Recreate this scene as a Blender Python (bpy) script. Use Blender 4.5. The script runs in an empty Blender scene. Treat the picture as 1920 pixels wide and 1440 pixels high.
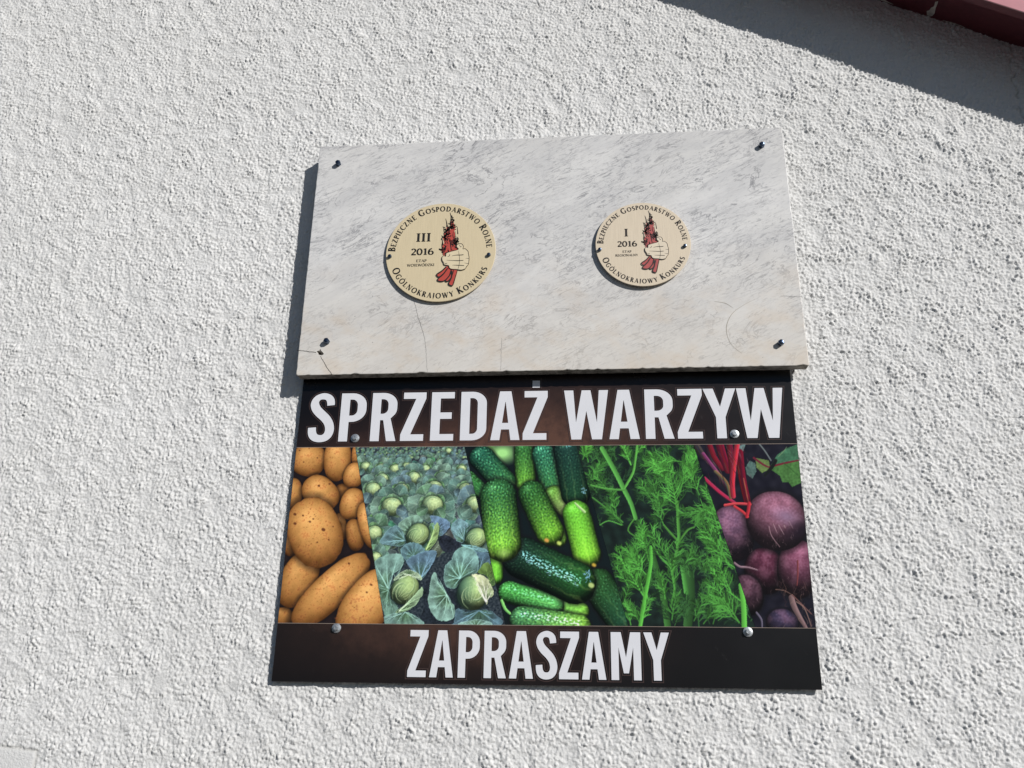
import bpy, bmesh, math, random
import numpy as np
from mathutils import Vector, Matrix
from mathutils.geometry import tessellate_polygon

scene = bpy.context.scene
col = scene.collection
rad = math.radians

# measured layout: metres; the front of the wall is the plane y = 0, z is up, the street side is -y
CAM = {'pos': [-0.0, -1.67865, 1.55083], 'rt': [0.996378, 0.083868, 0.014026], 'up': [0.016108, -0.348125, 0.93731], 'fw': [-0.083494, 0.933689, 0.348216], 'lens': 30.5336}
SLAB = [-0.07746, 2.469, 0.00253, 1.03694, 0.56218]
SIGN = [-0.09001, 1.839, -0.00253, 0.20034, -0.14595, -0.2515, 0.35014]
MED = [[-0.30343, 2.46323, 0.11883], [0.12662, 2.46703, 0.09927]]
DIV = [[(122.6, -0.8), (206.9, 344.7)], [(346.7, 1.0), (435.2, 344.5)], [(571.2, 0.6), (663.0, 345.2)], [(800.2, 0.3), (892.0, 345.9)]]
POT = [[104.5, 92.9, 17.3, 17.4, 0.2, 0.5], [29.1, 26.0, 36.9, 34.0, 19.8, 0.92], [88.1, 24.9, 45.9, 28.4, 86.9, 0.95], [128.9, 15.1, 12.7, 24.5, 0.4, 0.8], [125.3, 57.9, 26.2, 21.9, 105.7, 0.95], [2.3, 95.3, 31.5, 20.9, 83.9, 0.85], [7.7, 196.8, 25.6, 18.3, 54.9, 0.6], [107.7, 161.6, 27.6, 11.4, 75.1, 0.66], [59.9, 95.0, 42.6, 31.4, 39.7, 0.95], [125.4, 116.5, 32.0, 24.1, 100.6, 0.92], [136.5, 178.4, 32.3, 17.8, 75.4, 0.72], [162.4, 158.9, 47.6, 19.3, 70.9, 0.98], [7.9, 335.2, 20.1, 17.8, -0.5, 0.7], [31.5, 265.6, 54.5, 36.9, 110.8, 0.86], [55.5, 173.1, 72.1, 52.7, 63.0, 1.0], [98.2, 284.7, 93.5, 35.1, -44.4, 0.97], [172.4, 309.8, 75.0, 45.9, -53.7, 1.02]]
POTSPOT = [(71.5, 167.6, 5), (11.0, 137.0, 4), (13.0, 155.7, 4), (54.2, 79.5, 3.4), (75.8, 76.0, 2.4), (49.6, 146.6, 2.4), (91.1, 161.7, 2), (84.4, 187.3, 2.2), (43.2, 152.1, 3), (28.0, 139.8, 2.8), (175.6, 273.9, 3), (168.1, 288.1, 2.6), (128.8, 233.7, 3), (64.7, 231.3, 2.2), (62.4, 192.7, 2), (7.1, 5.6, 2.2), (45.8, 21.7, 2), (18.2, 30.2, 2)]
CAB = [[314.6, 9.7, 6.12], [146.8, 40.7, 9.18], [179.7, 43.1, 8.67], [207.1, 46.6, 9.69], [230.6, 40.1, 7.140000000000001], [268.8, 46.9, 9.18], [308.7, 48.2, 9.69], [343.0, 47.3, 8.16], [183.5, 66.2, 10.71], [247.1, 64.3, 11.73], [304.1, 64.6, 11.73], [346.0, 71.3, 10.2], [165.5, 87.9, 13.77], [222.7, 89.2, 12.75], [290.0, 85.1, 13.77], [350.9, 88.6, 12.24], [205.6, 122.4, 17.85], [287.4, 119.4, 18.36], [370.9, 118.5, 15.3], [173.1, 176.3, 15.3], [180.7, 222.9, 10.2]]
CLEAF = [([(301.4, 184.9), (317.9, 178.8), (330.3, 184.9), (347.5, 196.9), (329.8, 210.4), (311.6, 208.9)], (36, 40, 52), None, 1), ([(221.9, 163.7), (225.9, 153.0), (240.8, 143.7), (259.2, 140.7), (269.1, 153.0), (257.2, 160.6), (242.5, 172.8), (230.6, 178.9)], (118, 150, 140), (248.7, 172.8), 1), ([(284.0, 142.2), (304.1, 143.8), (321.3, 153.0), (321.9, 165.2), (305.7, 178.8), (297.2, 162.1)], (100, 126, 158), (294.7, 174.3), 1), ([(186.8, 192.6), (202.1, 168.3), (220.2, 160.6), (235.3, 180.4), (237.6, 194.1), (225.7, 200.1), (202.5, 197.1)], (104, 136, 150), (237.4, 189.5), 0.95), ((260.6, 179.6, 24.5, 21.6, -56.9), None, 'head', 0.5), ([(295.5, 157.6), (301.7, 159.1), (299.8, 184.9), (290.0, 201.5), (281.2, 209.0), (277.9, 204.5), (287.7, 186.4)], (136, 162, 112), (279.5, 206.0), 1), ([(326.4, 165.2), (332.1, 153.0), (342.5, 146.9), (359.7, 157.6), (352.6, 171.2), (350.3, 192.4), (336.4, 186.4)], (112, 146, 160), (353.3, 189.3), 1), ((375.1, 185.6, 22.3, 19.6, -40.6), None, 'head', 0.6), ([(347.5, 196.9), (362.7, 199.1), (380.9, 201.3), (400.7, 210.2), (378.1, 208.8), (359.9, 205.8)], (104, 140, 152), (350.5, 198.4), 1), ([(275.8, 278.4), (292.7, 257.8), (301.3, 249.0), (320.7, 278.1), (343.6, 292.4), (352.1, 321.0), (338.3, 345.2), (276.4, 345.7), (280.7, 314.4)], (34, 40, 50), None, 1), ([(229.5, 210.6), (236.4, 198.6), (249.8, 193.3), (265.3, 196.3), (276.6, 207.5), (272.5, 216.5), (251.7, 225.5), (238.0, 225.5)], (96, 128, 142), (255.2, 219.5), 1), ([(242.7, 228.5), (260.3, 216.5), (281.3, 209.7), (296.4, 209.0), (299.7, 214.9), (295.8, 228.3), (287.4, 241.7), (280.6, 255.0), (268.9, 262.3), (252.9, 246.2)], (96, 124, 150), (271.8, 260.9), 1), ([(179.6, 231.0), (196.4, 219.7), (216.0, 215.2), (229.8, 216.6), (236.7, 228.5), (231.5, 243.4), (218.4, 252.3), (211.6, 264.1), (209.1, 283.1), (191.4, 278.9), (185.0, 252.5)], (118, 152, 150), (210.7, 283.8), 1), ([(191.5, 280.3), (211.4, 283.1), (215.6, 301.9), (229.9, 314.8), (224.6, 324.9), (208.7, 332.1), (201.5, 315.0)], (108, 142, 134), (210.2, 283.8), 0.9), ([(205.1, 335.0), (226.2, 327.0), (245.4, 324.0), (263.8, 331.7), (280.2, 347.1), (206.0, 347.8)], (118, 150, 150), (245.5, 324.7), 1), ((241.4, 282.2, 29.4, 25.6, -53.3), None, 'head', 0.35), ([(219.2, 264.1), (232.0, 250.8), (246.8, 245.5), (265.3, 252.1), (273.7, 262.3), (268.2, 263.8), (253.4, 255.8), (235.2, 254.4), (223.7, 264.0)], (160, 182, 160), (247.4, 255.1), 1), ([(274.6, 278.4), (275.3, 292.9), (262.6, 311.7), (245.4, 322.6), (227.6, 325.6), (233.2, 319.1), (250.4, 307.5), (265.2, 290.0)], (144, 172, 144), (233.4, 322.7), 1), ([(366.1, 210.3), (381.2, 211.7), (399.3, 214.6), (404.3, 233.8), (394.1, 242.7), (382.3, 248.6), (376.0, 236.9)], (92, 120, 144), (383.8, 248.6), 0.9), ([(316.5, 251.8), (318.9, 237.1), (330.4, 225.2), (335.9, 210.4), (350.7, 202.1), (365.9, 204.3), (378.3, 216.2), (381.9, 233.9), (377.9, 251.6), (352.9, 261.9), (340.1, 278.0), (325.1, 278.1), (317.2, 266.5)], (120, 158, 160), (347.6, 261.2), 1), ([(382.3, 247.2), (396.7, 230.9), (409.0, 242.6), (414.1, 268.9), (408.3, 274.7), (400.4, 257.3), (385.4, 251.5)], (92, 118, 66), (403.7, 270.4), 1), ([(292.7, 257.8), (299.9, 251.2), (305.2, 266.5), (321.0, 286.8), (327.6, 301.2), (338.5, 314.0), (337.8, 333.9), (323.3, 339.7), (308.5, 337.0), (296.0, 324.3), (288.4, 305.7), (289.8, 288.4)], (126, 160, 156), (323.5, 292.5), 1), ([(339.6, 342.3), (344.6, 318.2), (364.0, 324.4), (385.9, 320.0), (411.0, 323.3), (426.1, 345.8), (339.8, 346.6)], (92, 122, 142), (385.9, 320.7), 0.9), ([(348.6, 346.5), (364.5, 340.0), (389.4, 337.0), (410.1, 345.9)], (130, 164, 166), (379.5, 349.0), 1), ((372.4, 287.9, 32.3, 29.5, -81.5), None, 'head', 0.85), ([(370.5, 254.5), (383.9, 253.7), (399.1, 261.7), (406.8, 274.7), (412.4, 289.8), (401.5, 299.2), (399.6, 307.8), (392.5, 293.5), (384.7, 277.7), (376.7, 261.8)], (196, 204, 172), (398.7, 304.9), 1)]
CUC = [[(467.2, 7.6), (470.7, 74.8), 20.6, (40, 85, 45), (95, 150, 50), 0.6, 0], [(505.5, 16.4), (524.6, 88.8), 22.8, (40, 95, 75), (50, 100, 50), 1, 0], [(382.3, 24.0), (427.3, 74.6), 25.1, (30, 75, 60), (50, 100, 55), 1, 0], [(356.2, 66.0), (381.5, 91.0), 15.9, (50, 100, 50), (40, 90, 50), 1, 0], [(527.2, 102.4), (553.8, 126.9), 21.2, (80, 120, 50), (170, 180, 120), 0.3, 0], [(554.5, 11.1), (568.6, 97.1), 28.6, (25, 50, 45), (25, 55, 35), 0.5, 0.5], [(532.5, 172.2), (535.1, 185.4), 15.9, (90, 150, 50), (120, 180, 60), 0.3, 0], [(483.0, 98.2), (518.0, 172.2), 27.3, (35, 75, 38), (110, 170, 50), 0.7, 0], [(569.6, 137.6), (588.4, 214.0), 27.0, (90, 160, 50), (125, 190, 55), 0.35, 0.1], [(415.8, 224.9), (416.6, 258.5), 13.2, (110, 180, 60), (90, 160, 50), 0, 0.4], [(609.4, 272.7), (653.6, 334.6), 31.8, (35, 70, 35), (28, 60, 45), 0.6, 0], [(552.7, 313.2), (575.5, 320.5), 16.4, (100, 160, 70), (110, 170, 60), 0.4, 0], [(441.9, 286.4), (524.6, 309.7), 20.6, (60, 130, 60), (80, 150, 80), 1, 0.4], [(468.4, 336.2), (570.2, 350.1), 25.1, (60, 110, 70), (110, 160, 60), 1, 0.9], [(467.0, 222.1), (565.8, 267.9), 39.7, (22, 42, 34), (35, 80, 35), 0.45, 1], [(417.1, 102.1), (427.6, 193.4), 36.0, (40, 85, 50), (125, 185, 60), 0.9, 0]]
CUCX = {'stem': [(427.9, 301.6), (434.7, 316.6), (443.9, 325.3)], 'stem2': [(567.1, 116.1), (575.0, 124.2), (585.5, 133.6)], 'pale': [423.4, 14.4, 33.0, 22.7, 0.4], 'tips': [(511.4, 188.0), (535.1, 193.3), (595.3, 272.3), (601.0, 234.6)]}
DSTEM = [([(779.7, 251.7), (778.9, 289.3), (771.1, 343.4)], 15.93011305241521, (52, 92, 48)), ([(709.2, 208.6), (721.4, 254.5), (729.6, 297.1), (735.2, 351.0)], 11.819116135662899, (62, 112, 54)), ([(765.8, 226.4), (769.2, 259.3), (771.7, 284.3)], 8.735868448098664, (80, 150, 70)), ([(621.5, 6.0), (644.7, 50.8), (662.3, 89.3), (674.7, 116.4), (682.9, 145.8)], 8.735868448098664, (92, 168, 78)), ([(662.9, 87.1), (676.3, 64.8), (683.6, 45.5), (691.1, -4.7)], 4.367934224049332, (98, 176, 78)), ([(662.3, 89.8), (635.8, 89.2), (614.7, 85.0), (598.8, 80.9)], 3.854059609455293, (90, 160, 74)), ([(763.7, 113.9), (763.1, 153.7), (762.0, 190.3), (748.6, 241.7)], 5.65262076053443, (84, 150, 66)), ([(762.0, 190.3), (747.9, 174.7), (735.7, 159.0)], 4.110996916752312, (80, 140, 62)), ([(762.5, 191.6), (779.0, 169.5), (792.2, 162.9)], 3.597122302158273, (80, 140, 62)), ([(683.7, 351.5), (695.8, 292.3), (708.2, 234.2), (709.5, 200.8)], 6.680369989722507, (96, 186, 74)), ([(872.3, 349.6), (874.1, 305.9), (871.2, 271.3)], 9.249743062692703, (100, 190, 76)), ([(681.6, 145.8), (667.9, 169.5), (690.7, 185.2)], 2.5693730729701953, (80, 140, 62)), ([(748.8, 236.6), (727.9, 221.4), (713.5, 195.6)], 3.083247687564234, (86, 160, 70)), ([(747.3, 241.7), (750.7, 277.0), (744.5, 301.9)], 4.110996916752312, (80, 150, 66)), ([(848.1, 281.4), (859.9, 291.2), (871.5, 301.0)], 2.5693730729701953, (92, 180, 74)), ([(677.1, 39.9), (669.6, 20.4), (659.4, 0.7)], 3.083247687564234, (98, 178, 78)), ([(657.9, 153.7), (634.9, 132.4), (601.1, 105.4)], 3.083247687564234, (78, 140, 64)), ([(655.2, 159.0), (631.8, 151.0), (614.6, 159.0)], 2.3124357656731758, (90, 165, 75))]
FROND = [[694.5, 294.8, -100, 84.8, 1], [694.5, 294.8, -120, 77.1, 1], [698.6, 252.1, -130, 64.2, 1], [704.6, 226.6, -100, 64.2, 1], [680.7, 252.2, -150, 46.2, 0.9], [685.3, 341.7, -70, 51.4, 0.95], [685.3, 341.7, -120, 46.2, 0.9], [762.6, 137.9, -95, 102.8, 0.95], [769.9, 95.1, -75, 84.8, 1], [754.5, 89.6, -120, 66.8, 1], [791.8, 76.2, -80, 66.8, 1], [806.1, 100.6, -110, 66.8, 0.9], [761.3, 57.0, -160, 61.7, 1], [778.2, 35.0, -170, 66.8, 0.95], [736.6, 137.8, -110, 71.9, 0.85], [716.8, 113.8, -120, 51.4, 0.85], [677.1, 39.9, -110, 48.8, 1], [688.4, 20.5, -60, 30.8, 1], [630.5, 89.2, -130, 43.7, 0.8], [645.4, 132.4, -100, 38.5, 0.9], [657.8, 159.0, -130, 48.8, 0.8], [612.0, 83.7, -130, 36.0, 0.7], [594.1, 33.9, -100, 51.4, 1], [583.4, 28.2, -70, 46.2, 1], [601.7, 67.2, -60, 43.7, 0.8], [735.7, 159.0, -110, 46.2, 0.8], [747.6, 236.6, -120, 77.1, 0.85], [749.9, 241.7, -80, 56.5, 0.8], [750.6, 279.5, -100, 56.5, 0.85], [732.2, 297.0, -95, 48.8, 0.9], [743.0, 333.9, -80, 51.4, 0.8], [792.2, 164.2, -50, 46.2, 0.8], [818.5, 153.8, -70, 56.5, 0.9], [841.7, 190.2, -100, 71.9, 0.95], [849.4, 226.1, -120, 84.8, 0.95], [858.4, 241.2, -130, 84.8, 0.9], [814.5, 218.5, 20, 30.8, 0.8], [809.7, 213.4, 60, 30.8, 0.8], [814.7, 216.0, 100, 30.8, 0.8], [807.1, 216.0, 150, 30.8, 0.75], [852.9, 283.8, -110, 61.7, 1], [848.3, 278.9, -130, 48.8, 1], [863.9, 337.7, -120, 84.8, 0.9], [861.6, 335.3, -140, 71.9, 0.85], [843.6, 311.0, -150, 43.7, 0.85], [817.0, 340.5, -70, 48.8, 0.7], [799.7, 340.7, -50, 56.5, 0.75], [782.6, 336.0, -60, 51.4, 0.75], [773.2, 231.4, -60, 36.0, 0.8], [845.1, 138.0, -120, 61.7, 0.9], [857.3, 185.0, -110, 56.5, 1], [830.4, 127.4, 170, 64.2, 0.85], [828.1, 122.0, 150, 46.2, 0.8], [867.7, 251.3, -105, 66.8, 0.9], [679.3, 216.4, -70, 46.2, 0.95], [664.8, 272.5, -120, 41.1, 0.95], [660.6, 242.1, -110, 43.7, 1], [723.6, 137.8, -60, 43.7, 0.85], [703.4, 190.4, -110, 43.7, 0.95], [728.8, 76.0, -80, 46.2, 0.6], [656.3, 302.5, -70, 38.5, 0.8], [667.7, 344.3, -100, 43.7, 0.85]]
BEET = [[917.4, 244.7, 42.9, 37.4, 94.7, (104, 52, 74)], [881.6, 288.5, 29.7, 37.2, -0.4, (92, 62, 78)], [941.3, 339.3, 29.2, 26.6, -0.5, (78, 68, 98)], [863.6, 174.6, 52.7, 38.7, 84.2, (112, 80, 104)], [977.4, 240.7, 54.7, 36.9, 100.3, (120, 70, 92)], [946.8, 150.6, 56.3, 56.6, 0.0, (140, 92, 112)]]
BSTR = [([(827.3, -3.6), (832.8, 35.4), (862.7, 95.4)], 8.7, (60, 40, 46)), ([(805.7, 1.8), (817.7, 24.2)], 12.8, (66, 60, 58)), ([(830.1, -6.4), (838.7, 24.4), (852.9, 49.2)], 10.3, (112, 30, 50)), ([(849.9, -6.2), (855.8, 24.5), (863.1, 52.0)], 15.4, (122, 26, 44)), ([(869.8, -6.0), (870.3, 24.6), (870.6, 57.5)], 11.3, (120, 28, 44)), ([(818.0, 18.7), (839.6, 51.9), (865.7, 90.0)], 6.7, (140, 70, 112)), ([(817.7, 68.2), (844.6, 95.3), (871.6, 116.8)], 7.2, (160, 50, 84)), ([(839.4, 54.6), (858.9, 76.5), (864.6, 106.1)], 6.2, (120, 104, 70)), ([(887.9, 16.4), (889.3, 68.5), (896.0, 116.8)], 14.4, (104, 18, 38)), ([(885.4, -3.1), (875.7, 41.1), (869.8, 76.5), (869.9, 103.4)], 10.3, (182, 54, 74)), ([(891.9, 68.5), (895.0, 95.5), (897.5, 114.2)], 2.1, (190, 90, 90)), ([(853.2, 121.0), (876.6, 117.8), (900.9, 119.5)], 5.1, (200, 72, 78)), ([(871.1, 123.4), (885.7, 134.0), (894.2, 143.2)], 5.1, (196, 60, 66)), ([(898.6, 116.8), (896.3, 130.1), (892.2, 143.2)], 6.2, (178, 46, 58)), ([(927.2, 0.0), (936.6, 14.0), (946.7, 33.3)], 2.3, (120, 130, 130))]
BLEAF = [([(941.5, 48.4), (956.2, 27.9), (978.5, 11.5), (1003.0, 0.7), (1004.7, 36.5), (1000.8, 77.1), (982.0, 85.6), (976.4, 77.0), (964.8, 76.9), (960.9, 63.4)], (74, 118, 62)), ([(941.5, 48.4), (959.3, 22.4), (978.8, 8.8), (1004.4, -0.7), (1001.2, 32.3), (971.0, 37.6)], (66, 112, 84)), ([(897.4, 46.7), (906.3, 33.1), (916.3, 38.6), (917.6, 55.0), (908.7, 68.6), (899.0, 60.4)], (84, 110, 104)), ([(917.2, 27.7), (942.8, 33.3), (944.0, 49.7), (927.7, 57.8), (918.2, 46.9)], (104, 128, 74)), ([(887.6, 2.5), (901.0, -0.2), (894.5, 16.4), (888.8, 21.9)], (110, 136, 134))]
BVEIN = [([(914.6, 27.6), (931.7, 41.5), (944.2, 47.6)], 4.1, (110, 36, 54)), ([(944.3, 45.7), (970.8, 39.0), (1002.5, 32.3)], 3.9, (112, 34, 50)), ([(955.8, 33.4), (946.8, 47.0), (932.5, 63.3)], 6.7, (24, 28, 26)), ([(970.8, 39.0), (985.1, 52.7), (994.4, 63.6)], 1.5, (50, 90, 44)), ([(961.7, 25.2), (973.1, 14.3), (979.0, 6.0)], 1.3, (120, 150, 110))]
BROOT = [([(863.4, 230.5), (873.0, 237.3), (887.9, 238.5), (903.8, 243.0)], 3.9, (152, 124, 134)), ([(961.4, 292.9), (965.7, 312.4), (981.9, 346.1)], 10.3, (134, 108, 108)), ([(963.1, 288.0), (978.6, 305.0), (994.0, 321.9)], 2.3, (120, 84, 80)), ([(969.3, 300.2), (982.8, 312.3), (991.8, 343.6)], 1.8, (150, 120, 110)), ([(896.4, 320.3), (904.0, 332.4), (904.1, 346.8)], 3.6, (110, 104, 122)), ([(934.4, 278.8), (949.0, 280.2), (963.1, 288.0)], 1.3, (140, 110, 100)), ([(978.9, 225.6), (976.5, 250.7), (973.3, 270.6)], 3.1, (120, 60, 60)), ([(931.9, 161.6), (935.4, 179.7), (948.7, 200.2)], 1.3, (176, 140, 150)), ([(940.0, 156.4), (946.0, 174.5)], 1.3, (176, 140, 150)), ([(949.9, 159.0), (958.3, 177.1)], 1.3, (170, 140, 150)), ([(960.0, 159.0), (961.9, 165.5)], 1.0, (190, 160, 160)), ([(969.6, 151.1), (975.8, 165.5)], 1.0, (160, 130, 140))]
L1 = [('S', -0.4796, -0.4248), ('P', -0.4141, -0.3601), ('R', -0.3484, -0.2952), ('Z', -0.2861, -0.2361), ('E', -0.2245, -0.1772), ('D', -0.1635, -0.1104), ('A', -0.1017, -0.0428), ('Ż', -0.0365, 0.0137), ('W', 0.047, 0.136), ('A', 0.1366, 0.1966), ('R', 0.2085, 0.2645), ('Z', 0.2712, 0.3226), ('Y', 0.3245, 0.3893), ('W', 0.3907, 0.4814)]
L2 = [('Z', -0.2444, -0.208), ('A', -0.2034, -0.1593), ('P', -0.1505, -0.111), ('R', -0.1025, -0.0616), ('A', -0.0561, -0.0121), ('S', -0.0071, 0.0324), ('Z', 0.0355, 0.0724), ('A', 0.0771, 0.121), ('M', 0.1303, 0.1842), ('Y', 0.1898, 0.2362)]
SSCREW = [(-0.3789, 0.2192), (0.381, 0.2212), (-0.3846, -0.1549), (0.3781, -0.1541)]
BOLT = [(-0.4704, 0.2312), (0.4701, 0.2341), (-0.4587, -0.207), (0.4671, -0.2331)]
CRACK = [([(-0.522, -0.2248), (-0.5065, -0.2264), (-0.4949, -0.2285), (-0.481, -0.2306)], 0.0014), ([(-0.47, -0.2393), (-0.4653, -0.2478), (-0.4581, -0.2586), (-0.4516, -0.2683), (-0.4415, -0.2815)], 0.0011), ([(-0.2783, -0.1197), (-0.2741, -0.1347), (-0.2699, -0.1509), (-0.2633, -0.1706), (-0.2541, -0.1976), (-0.2504, -0.2169), (-0.2477, -0.2396), (-0.2437, -0.2786)], 0.0007), ([(-0.0915, -0.2076), (-0.0927, -0.2385), (-0.0926, -0.2783)], 0.0005), ([(0.4764, -0.1284), (0.4943, -0.1296), (0.5237, -0.1316)], 0.0005)]
SCRATCH = [[(0.4267, -0.1336), (0.4016, -0.1467), (0.378, -0.1647), (0.3651, -0.189), (0.3641, -0.2135), (0.3726, -0.2359), (0.3895, -0.2523)], [(0.3429, -0.1366), (0.3649, -0.1414), (0.3807, -0.1531)]]
HOLE = [(-0.4795, -0.2281), (-0.4752, -0.2264), (-0.4722, -0.2224), (-0.4696, -0.2272), (-0.4654, -0.2313), (-0.4634, -0.2343), (-0.467, -0.2371), (-0.4721, -0.2364), (-0.4766, -0.2346)]
MSCREW = [[(-0.9223, -0.0776), (0.8785, -0.1029)], [(-0.9136, -0.1226), (0.8702, -0.0921)]]
FLAME = [(0.1708, 0.6335), (0.2141, 0.6079), (0.2329, 0.5292), (0.2554, 0.4925), (0.2353, 0.4097), (0.262, 0.3137), (0.2541, 0.2429), (0.2979, 0.1942), (0.2952, 0.1236), (0.2864, 0.077), (0.3248, 0.0265), (0.2629, 0.0074), (0.1907, -0.0136), (0.1085, -0.046), (0.0634, -0.0912), (0.0295, -0.0317), (0.0108, 0.0391), (0.0335, 0.1206), (0.0626, 0.1786), (0.0328, 0.2623), (0.0451, 0.345), (0.0791, 0.4152), (0.0916, 0.4984), (0.1288, 0.4911), (0.1626, 0.4361), (0.1709, 0.4955), (0.1471, 0.5623)]
HAND = [(0.1085, -0.046), (0.1907, -0.0136), (0.3248, 0.0265), (0.2917, 0.0768), (0.3004, 0.1235), (0.3417, 0.1397), (0.3837, 0.1348), (0.4146, 0.0844), (0.408, 0.0319), (0.4497, 0.0341), (0.5036, -0.0238), (0.5103, -0.0706), (0.5263, -0.1525), (0.5169, -0.2795), (0.4824, -0.3303), (0.463, -0.3699), (0.3915, -0.393), (0.3187, -0.3793), (0.2148, -0.3681), (0.1722, -0.338), (0.1602, -0.2973), (0.0815, -0.2775), (0.064, -0.2307), (0.0357, -0.1776), (0.0382, -0.1137), (0.074, -0.0974), (0.1006, -0.1099)]
CLOTH = [[(0.1345, -0.3023), (0.1634, -0.3262), (0.1028, -0.4165), (0.0036, -0.5167), (-0.044, -0.4924), (-0.0404, -0.4581), (0.05, -0.3919)], [(0.1616, -0.3319), (0.2098, -0.3737), (0.1786, -0.499), (0.0897, -0.5991), (-0.003, -0.6021), (-0.0254, -0.5615), (0.0737, -0.4615)], [(0.2202, -0.374), (0.2569, -0.3866), (0.2208, -0.5231), (0.1622, -0.6069), (0.1153, -0.5942), (0.1884, -0.4878)], [(0.236, -0.3803), (0.3188, -0.3828), (0.2931, -0.5252), (0.2527, -0.6834), (0.2172, -0.696), (0.1746, -0.6585), (0.2212, -0.5345)]]
ETIP = [([(0.143, 0.8036), (0.1682, 0.6999), (0.1602, 0.6339)], 0.02), ([(0.0662, 0.6795), (0.0918, 0.5703), (0.0863, 0.4986)], 0.018), ([(0.031, 0.5065), (0.0474, 0.4163), (0.0547, 0.3684)], 0.016), ([(0.0128, 0.2867), (0.031, 0.1796), (0.0388, 0.1205)], 0.02), ([(0.2869, 0.4974), (0.3028, 0.3479)], 0.026), ([(0.2511, 0.4092), (0.2594, 0.2428)], 0.02), ([(0.2216, 0.4102), (0.2147, 0.3153), (0.2498, 0.2194)], 0.014), ([(0.1591, 0.258), (0.1799, 0.1275), (0.195, 0.0097)], 0.02), ([(0.1356, 0.0585), (0.1493, -0.0239)], 0.016), ([(0.1888, 0.0333), (0.2631, 0.0016)], 0.016)]
ESCR = [(0.183, 0.591, 10), (0.207, 0.5182, 12), (0.1146, 0.4497, 14), (0.0816, 0.3556, 14), (0.0692, 0.2729, 12), (0.0926, 0.213, 8), (0.0465, 0.0614, 12), (0.0599, -0.0093, 12), (0.2563, 0.1838, 12), (0.2839, 0.1476, 8), (0.1834, 0.1745, 8), (0.1824, 0.4712, 8), (0.2485, 0.1135, 8), (0.1439, 0.3772, 5)]
ELINE = [([(0.2099, -0.1052), (0.2874, -0.0914), (0.3707, -0.0918), (0.4225, -0.0864)], 0.016), ([(0.1195, -0.1884), (0.2498, -0.1994), (0.3435, -0.2047), (0.4242, -0.2003)], 0.014), ([(0.2274, -0.2913), (0.326, -0.2966), (0.4402, -0.3071)], 0.014), ([(0.1301, -0.1166), (0.163, -0.106), (0.1741, -0.0691)], 0.01), ([(0.0831, -0.2405), (0.1067, -0.2575), (0.1312, -0.2467)], 0.01), ([(0.3258, -0.0005), (0.3385, -0.0651), (0.3522, -0.1586), (0.3511, -0.2743), (0.3337, -0.366)], 0.008), ([(0.4612, -0.1597), (0.5185, -0.1662)], 0.01), ([(0.4436, -0.2541), (0.5114, -0.2678)], 0.01), ([(0.3318, 0.1224), (0.3649, 0.0744), (0.3801, 0.0856)], 0.01)]
WCRACK = [(0.9843, 2.9845), (0.983, 2.9574), (0.974, 2.9399), (0.9748, 2.9057), (0.9675, 2.884), (0.9716, 2.843), (0.9713, 2.8043), (0.9794, 2.7266)]
DENT = (-0.8112, 1.584)
PATCH = [(-1.1137, 1.4688), (-1.0761, 1.4657), (-1.032, 1.461), (-1.028, 1.4519), (-1.0321, 1.4228), (-1.1005, 1.4124)]
CHIP = [(0.805, 0.0163), (0.8088, 0.0205), (0.8099, 0.0294), (0.8137, 0.0348), (0.8124, 0.0483), (0.8169, 0.0516), (0.8179, 0.0462), (0.8185, 0.0324), (0.8212, 0.0169), (0.8195, 0.0076), (0.8144, 0.0034), (0.8093, 0.005)]
SUN_DIR = Vector((-1.08, 1.0, -0.76)).normalized()      # direction the sunlight travels

# ---------------------------------------------------------------- camera, sky, sun, exposure
cam_d = bpy.data.cameras.new('camera')
cam = bpy.data.objects.new('camera', cam_d)
col.objects.link(cam)
rt, up, fw = (Vector(CAM[k]) for k in ('rt', 'up', 'fw'))
M = Matrix((rt, up, -fw)).transposed().to_4x4()
M.translation = Vector(CAM['pos'])
cam.matrix_world = M
cam_d.sensor_width = 36
cam_d.lens = CAM['lens']
cam_d.clip_start = 0.05
cam_d.clip_end = 500
scene.camera = cam

world = bpy.data.worlds.new('World')
scene.world = world
world.use_nodes = True
wn = world.node_tree.nodes
sky = wn.new('ShaderNodeTexSky')
sky.sky_type = 'NISHITA'
sky.sun_disc = False
sky.sun_elevation = math.asin(-SUN_DIR.z)
sky.sun_rotation = math.atan2(-SUN_DIR.x, -SUN_DIR.y)
sky.air_density = 1.0
sky.dust_density = 0.3
sky.ozone_density = 4.0
world.node_tree.links.new(sky.outputs[0], wn['Background'].inputs[0])
wn['Background'].inputs[1].default_value = 0.05

sun_d = bpy.data.lights.new('sun', 'SUN')
sun_d.energy = 5.0
sun_d.angle = rad(0.5)
sun_d.color = (1.0, 0.968, 0.928)
sun = bpy.data.objects.new('sun', sun_d)
sun.rotation_euler = SUN_DIR.to_track_quat('-Z', 'Y').to_euler()
sun.location = (4, -4, 6)
col.objects.link(sun)

vs = scene.view_settings
vs.view_transform = 'Standard'
vs.look = 'None'
vs.exposure = -0.27
vs.gamma = 1.0
scene.cycles.use_denoising = True

# ---------------------------------------------------------------- helpers
def srgb(c):
    """0-255 display colour to linear"""
    c = np.asarray(c, float) / 255.0
    return np.where(c <= 0.04045, c / 12.92, ((c + 0.055) / 1.055) ** 2.4)

def tag(o, label, cat, group=None):
    o['label'] = label
    o['category'] = cat
    if group:
        o['group'] = group
    return o

def empty(name, loc, roty=0.0):
    o = bpy.data.objects.new(name, None)
    o.empty_display_size = 0.05
    o.location = loc
    o.rotation_euler = (0, roty, 0)
    col.objects.link(o)
    return o

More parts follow.
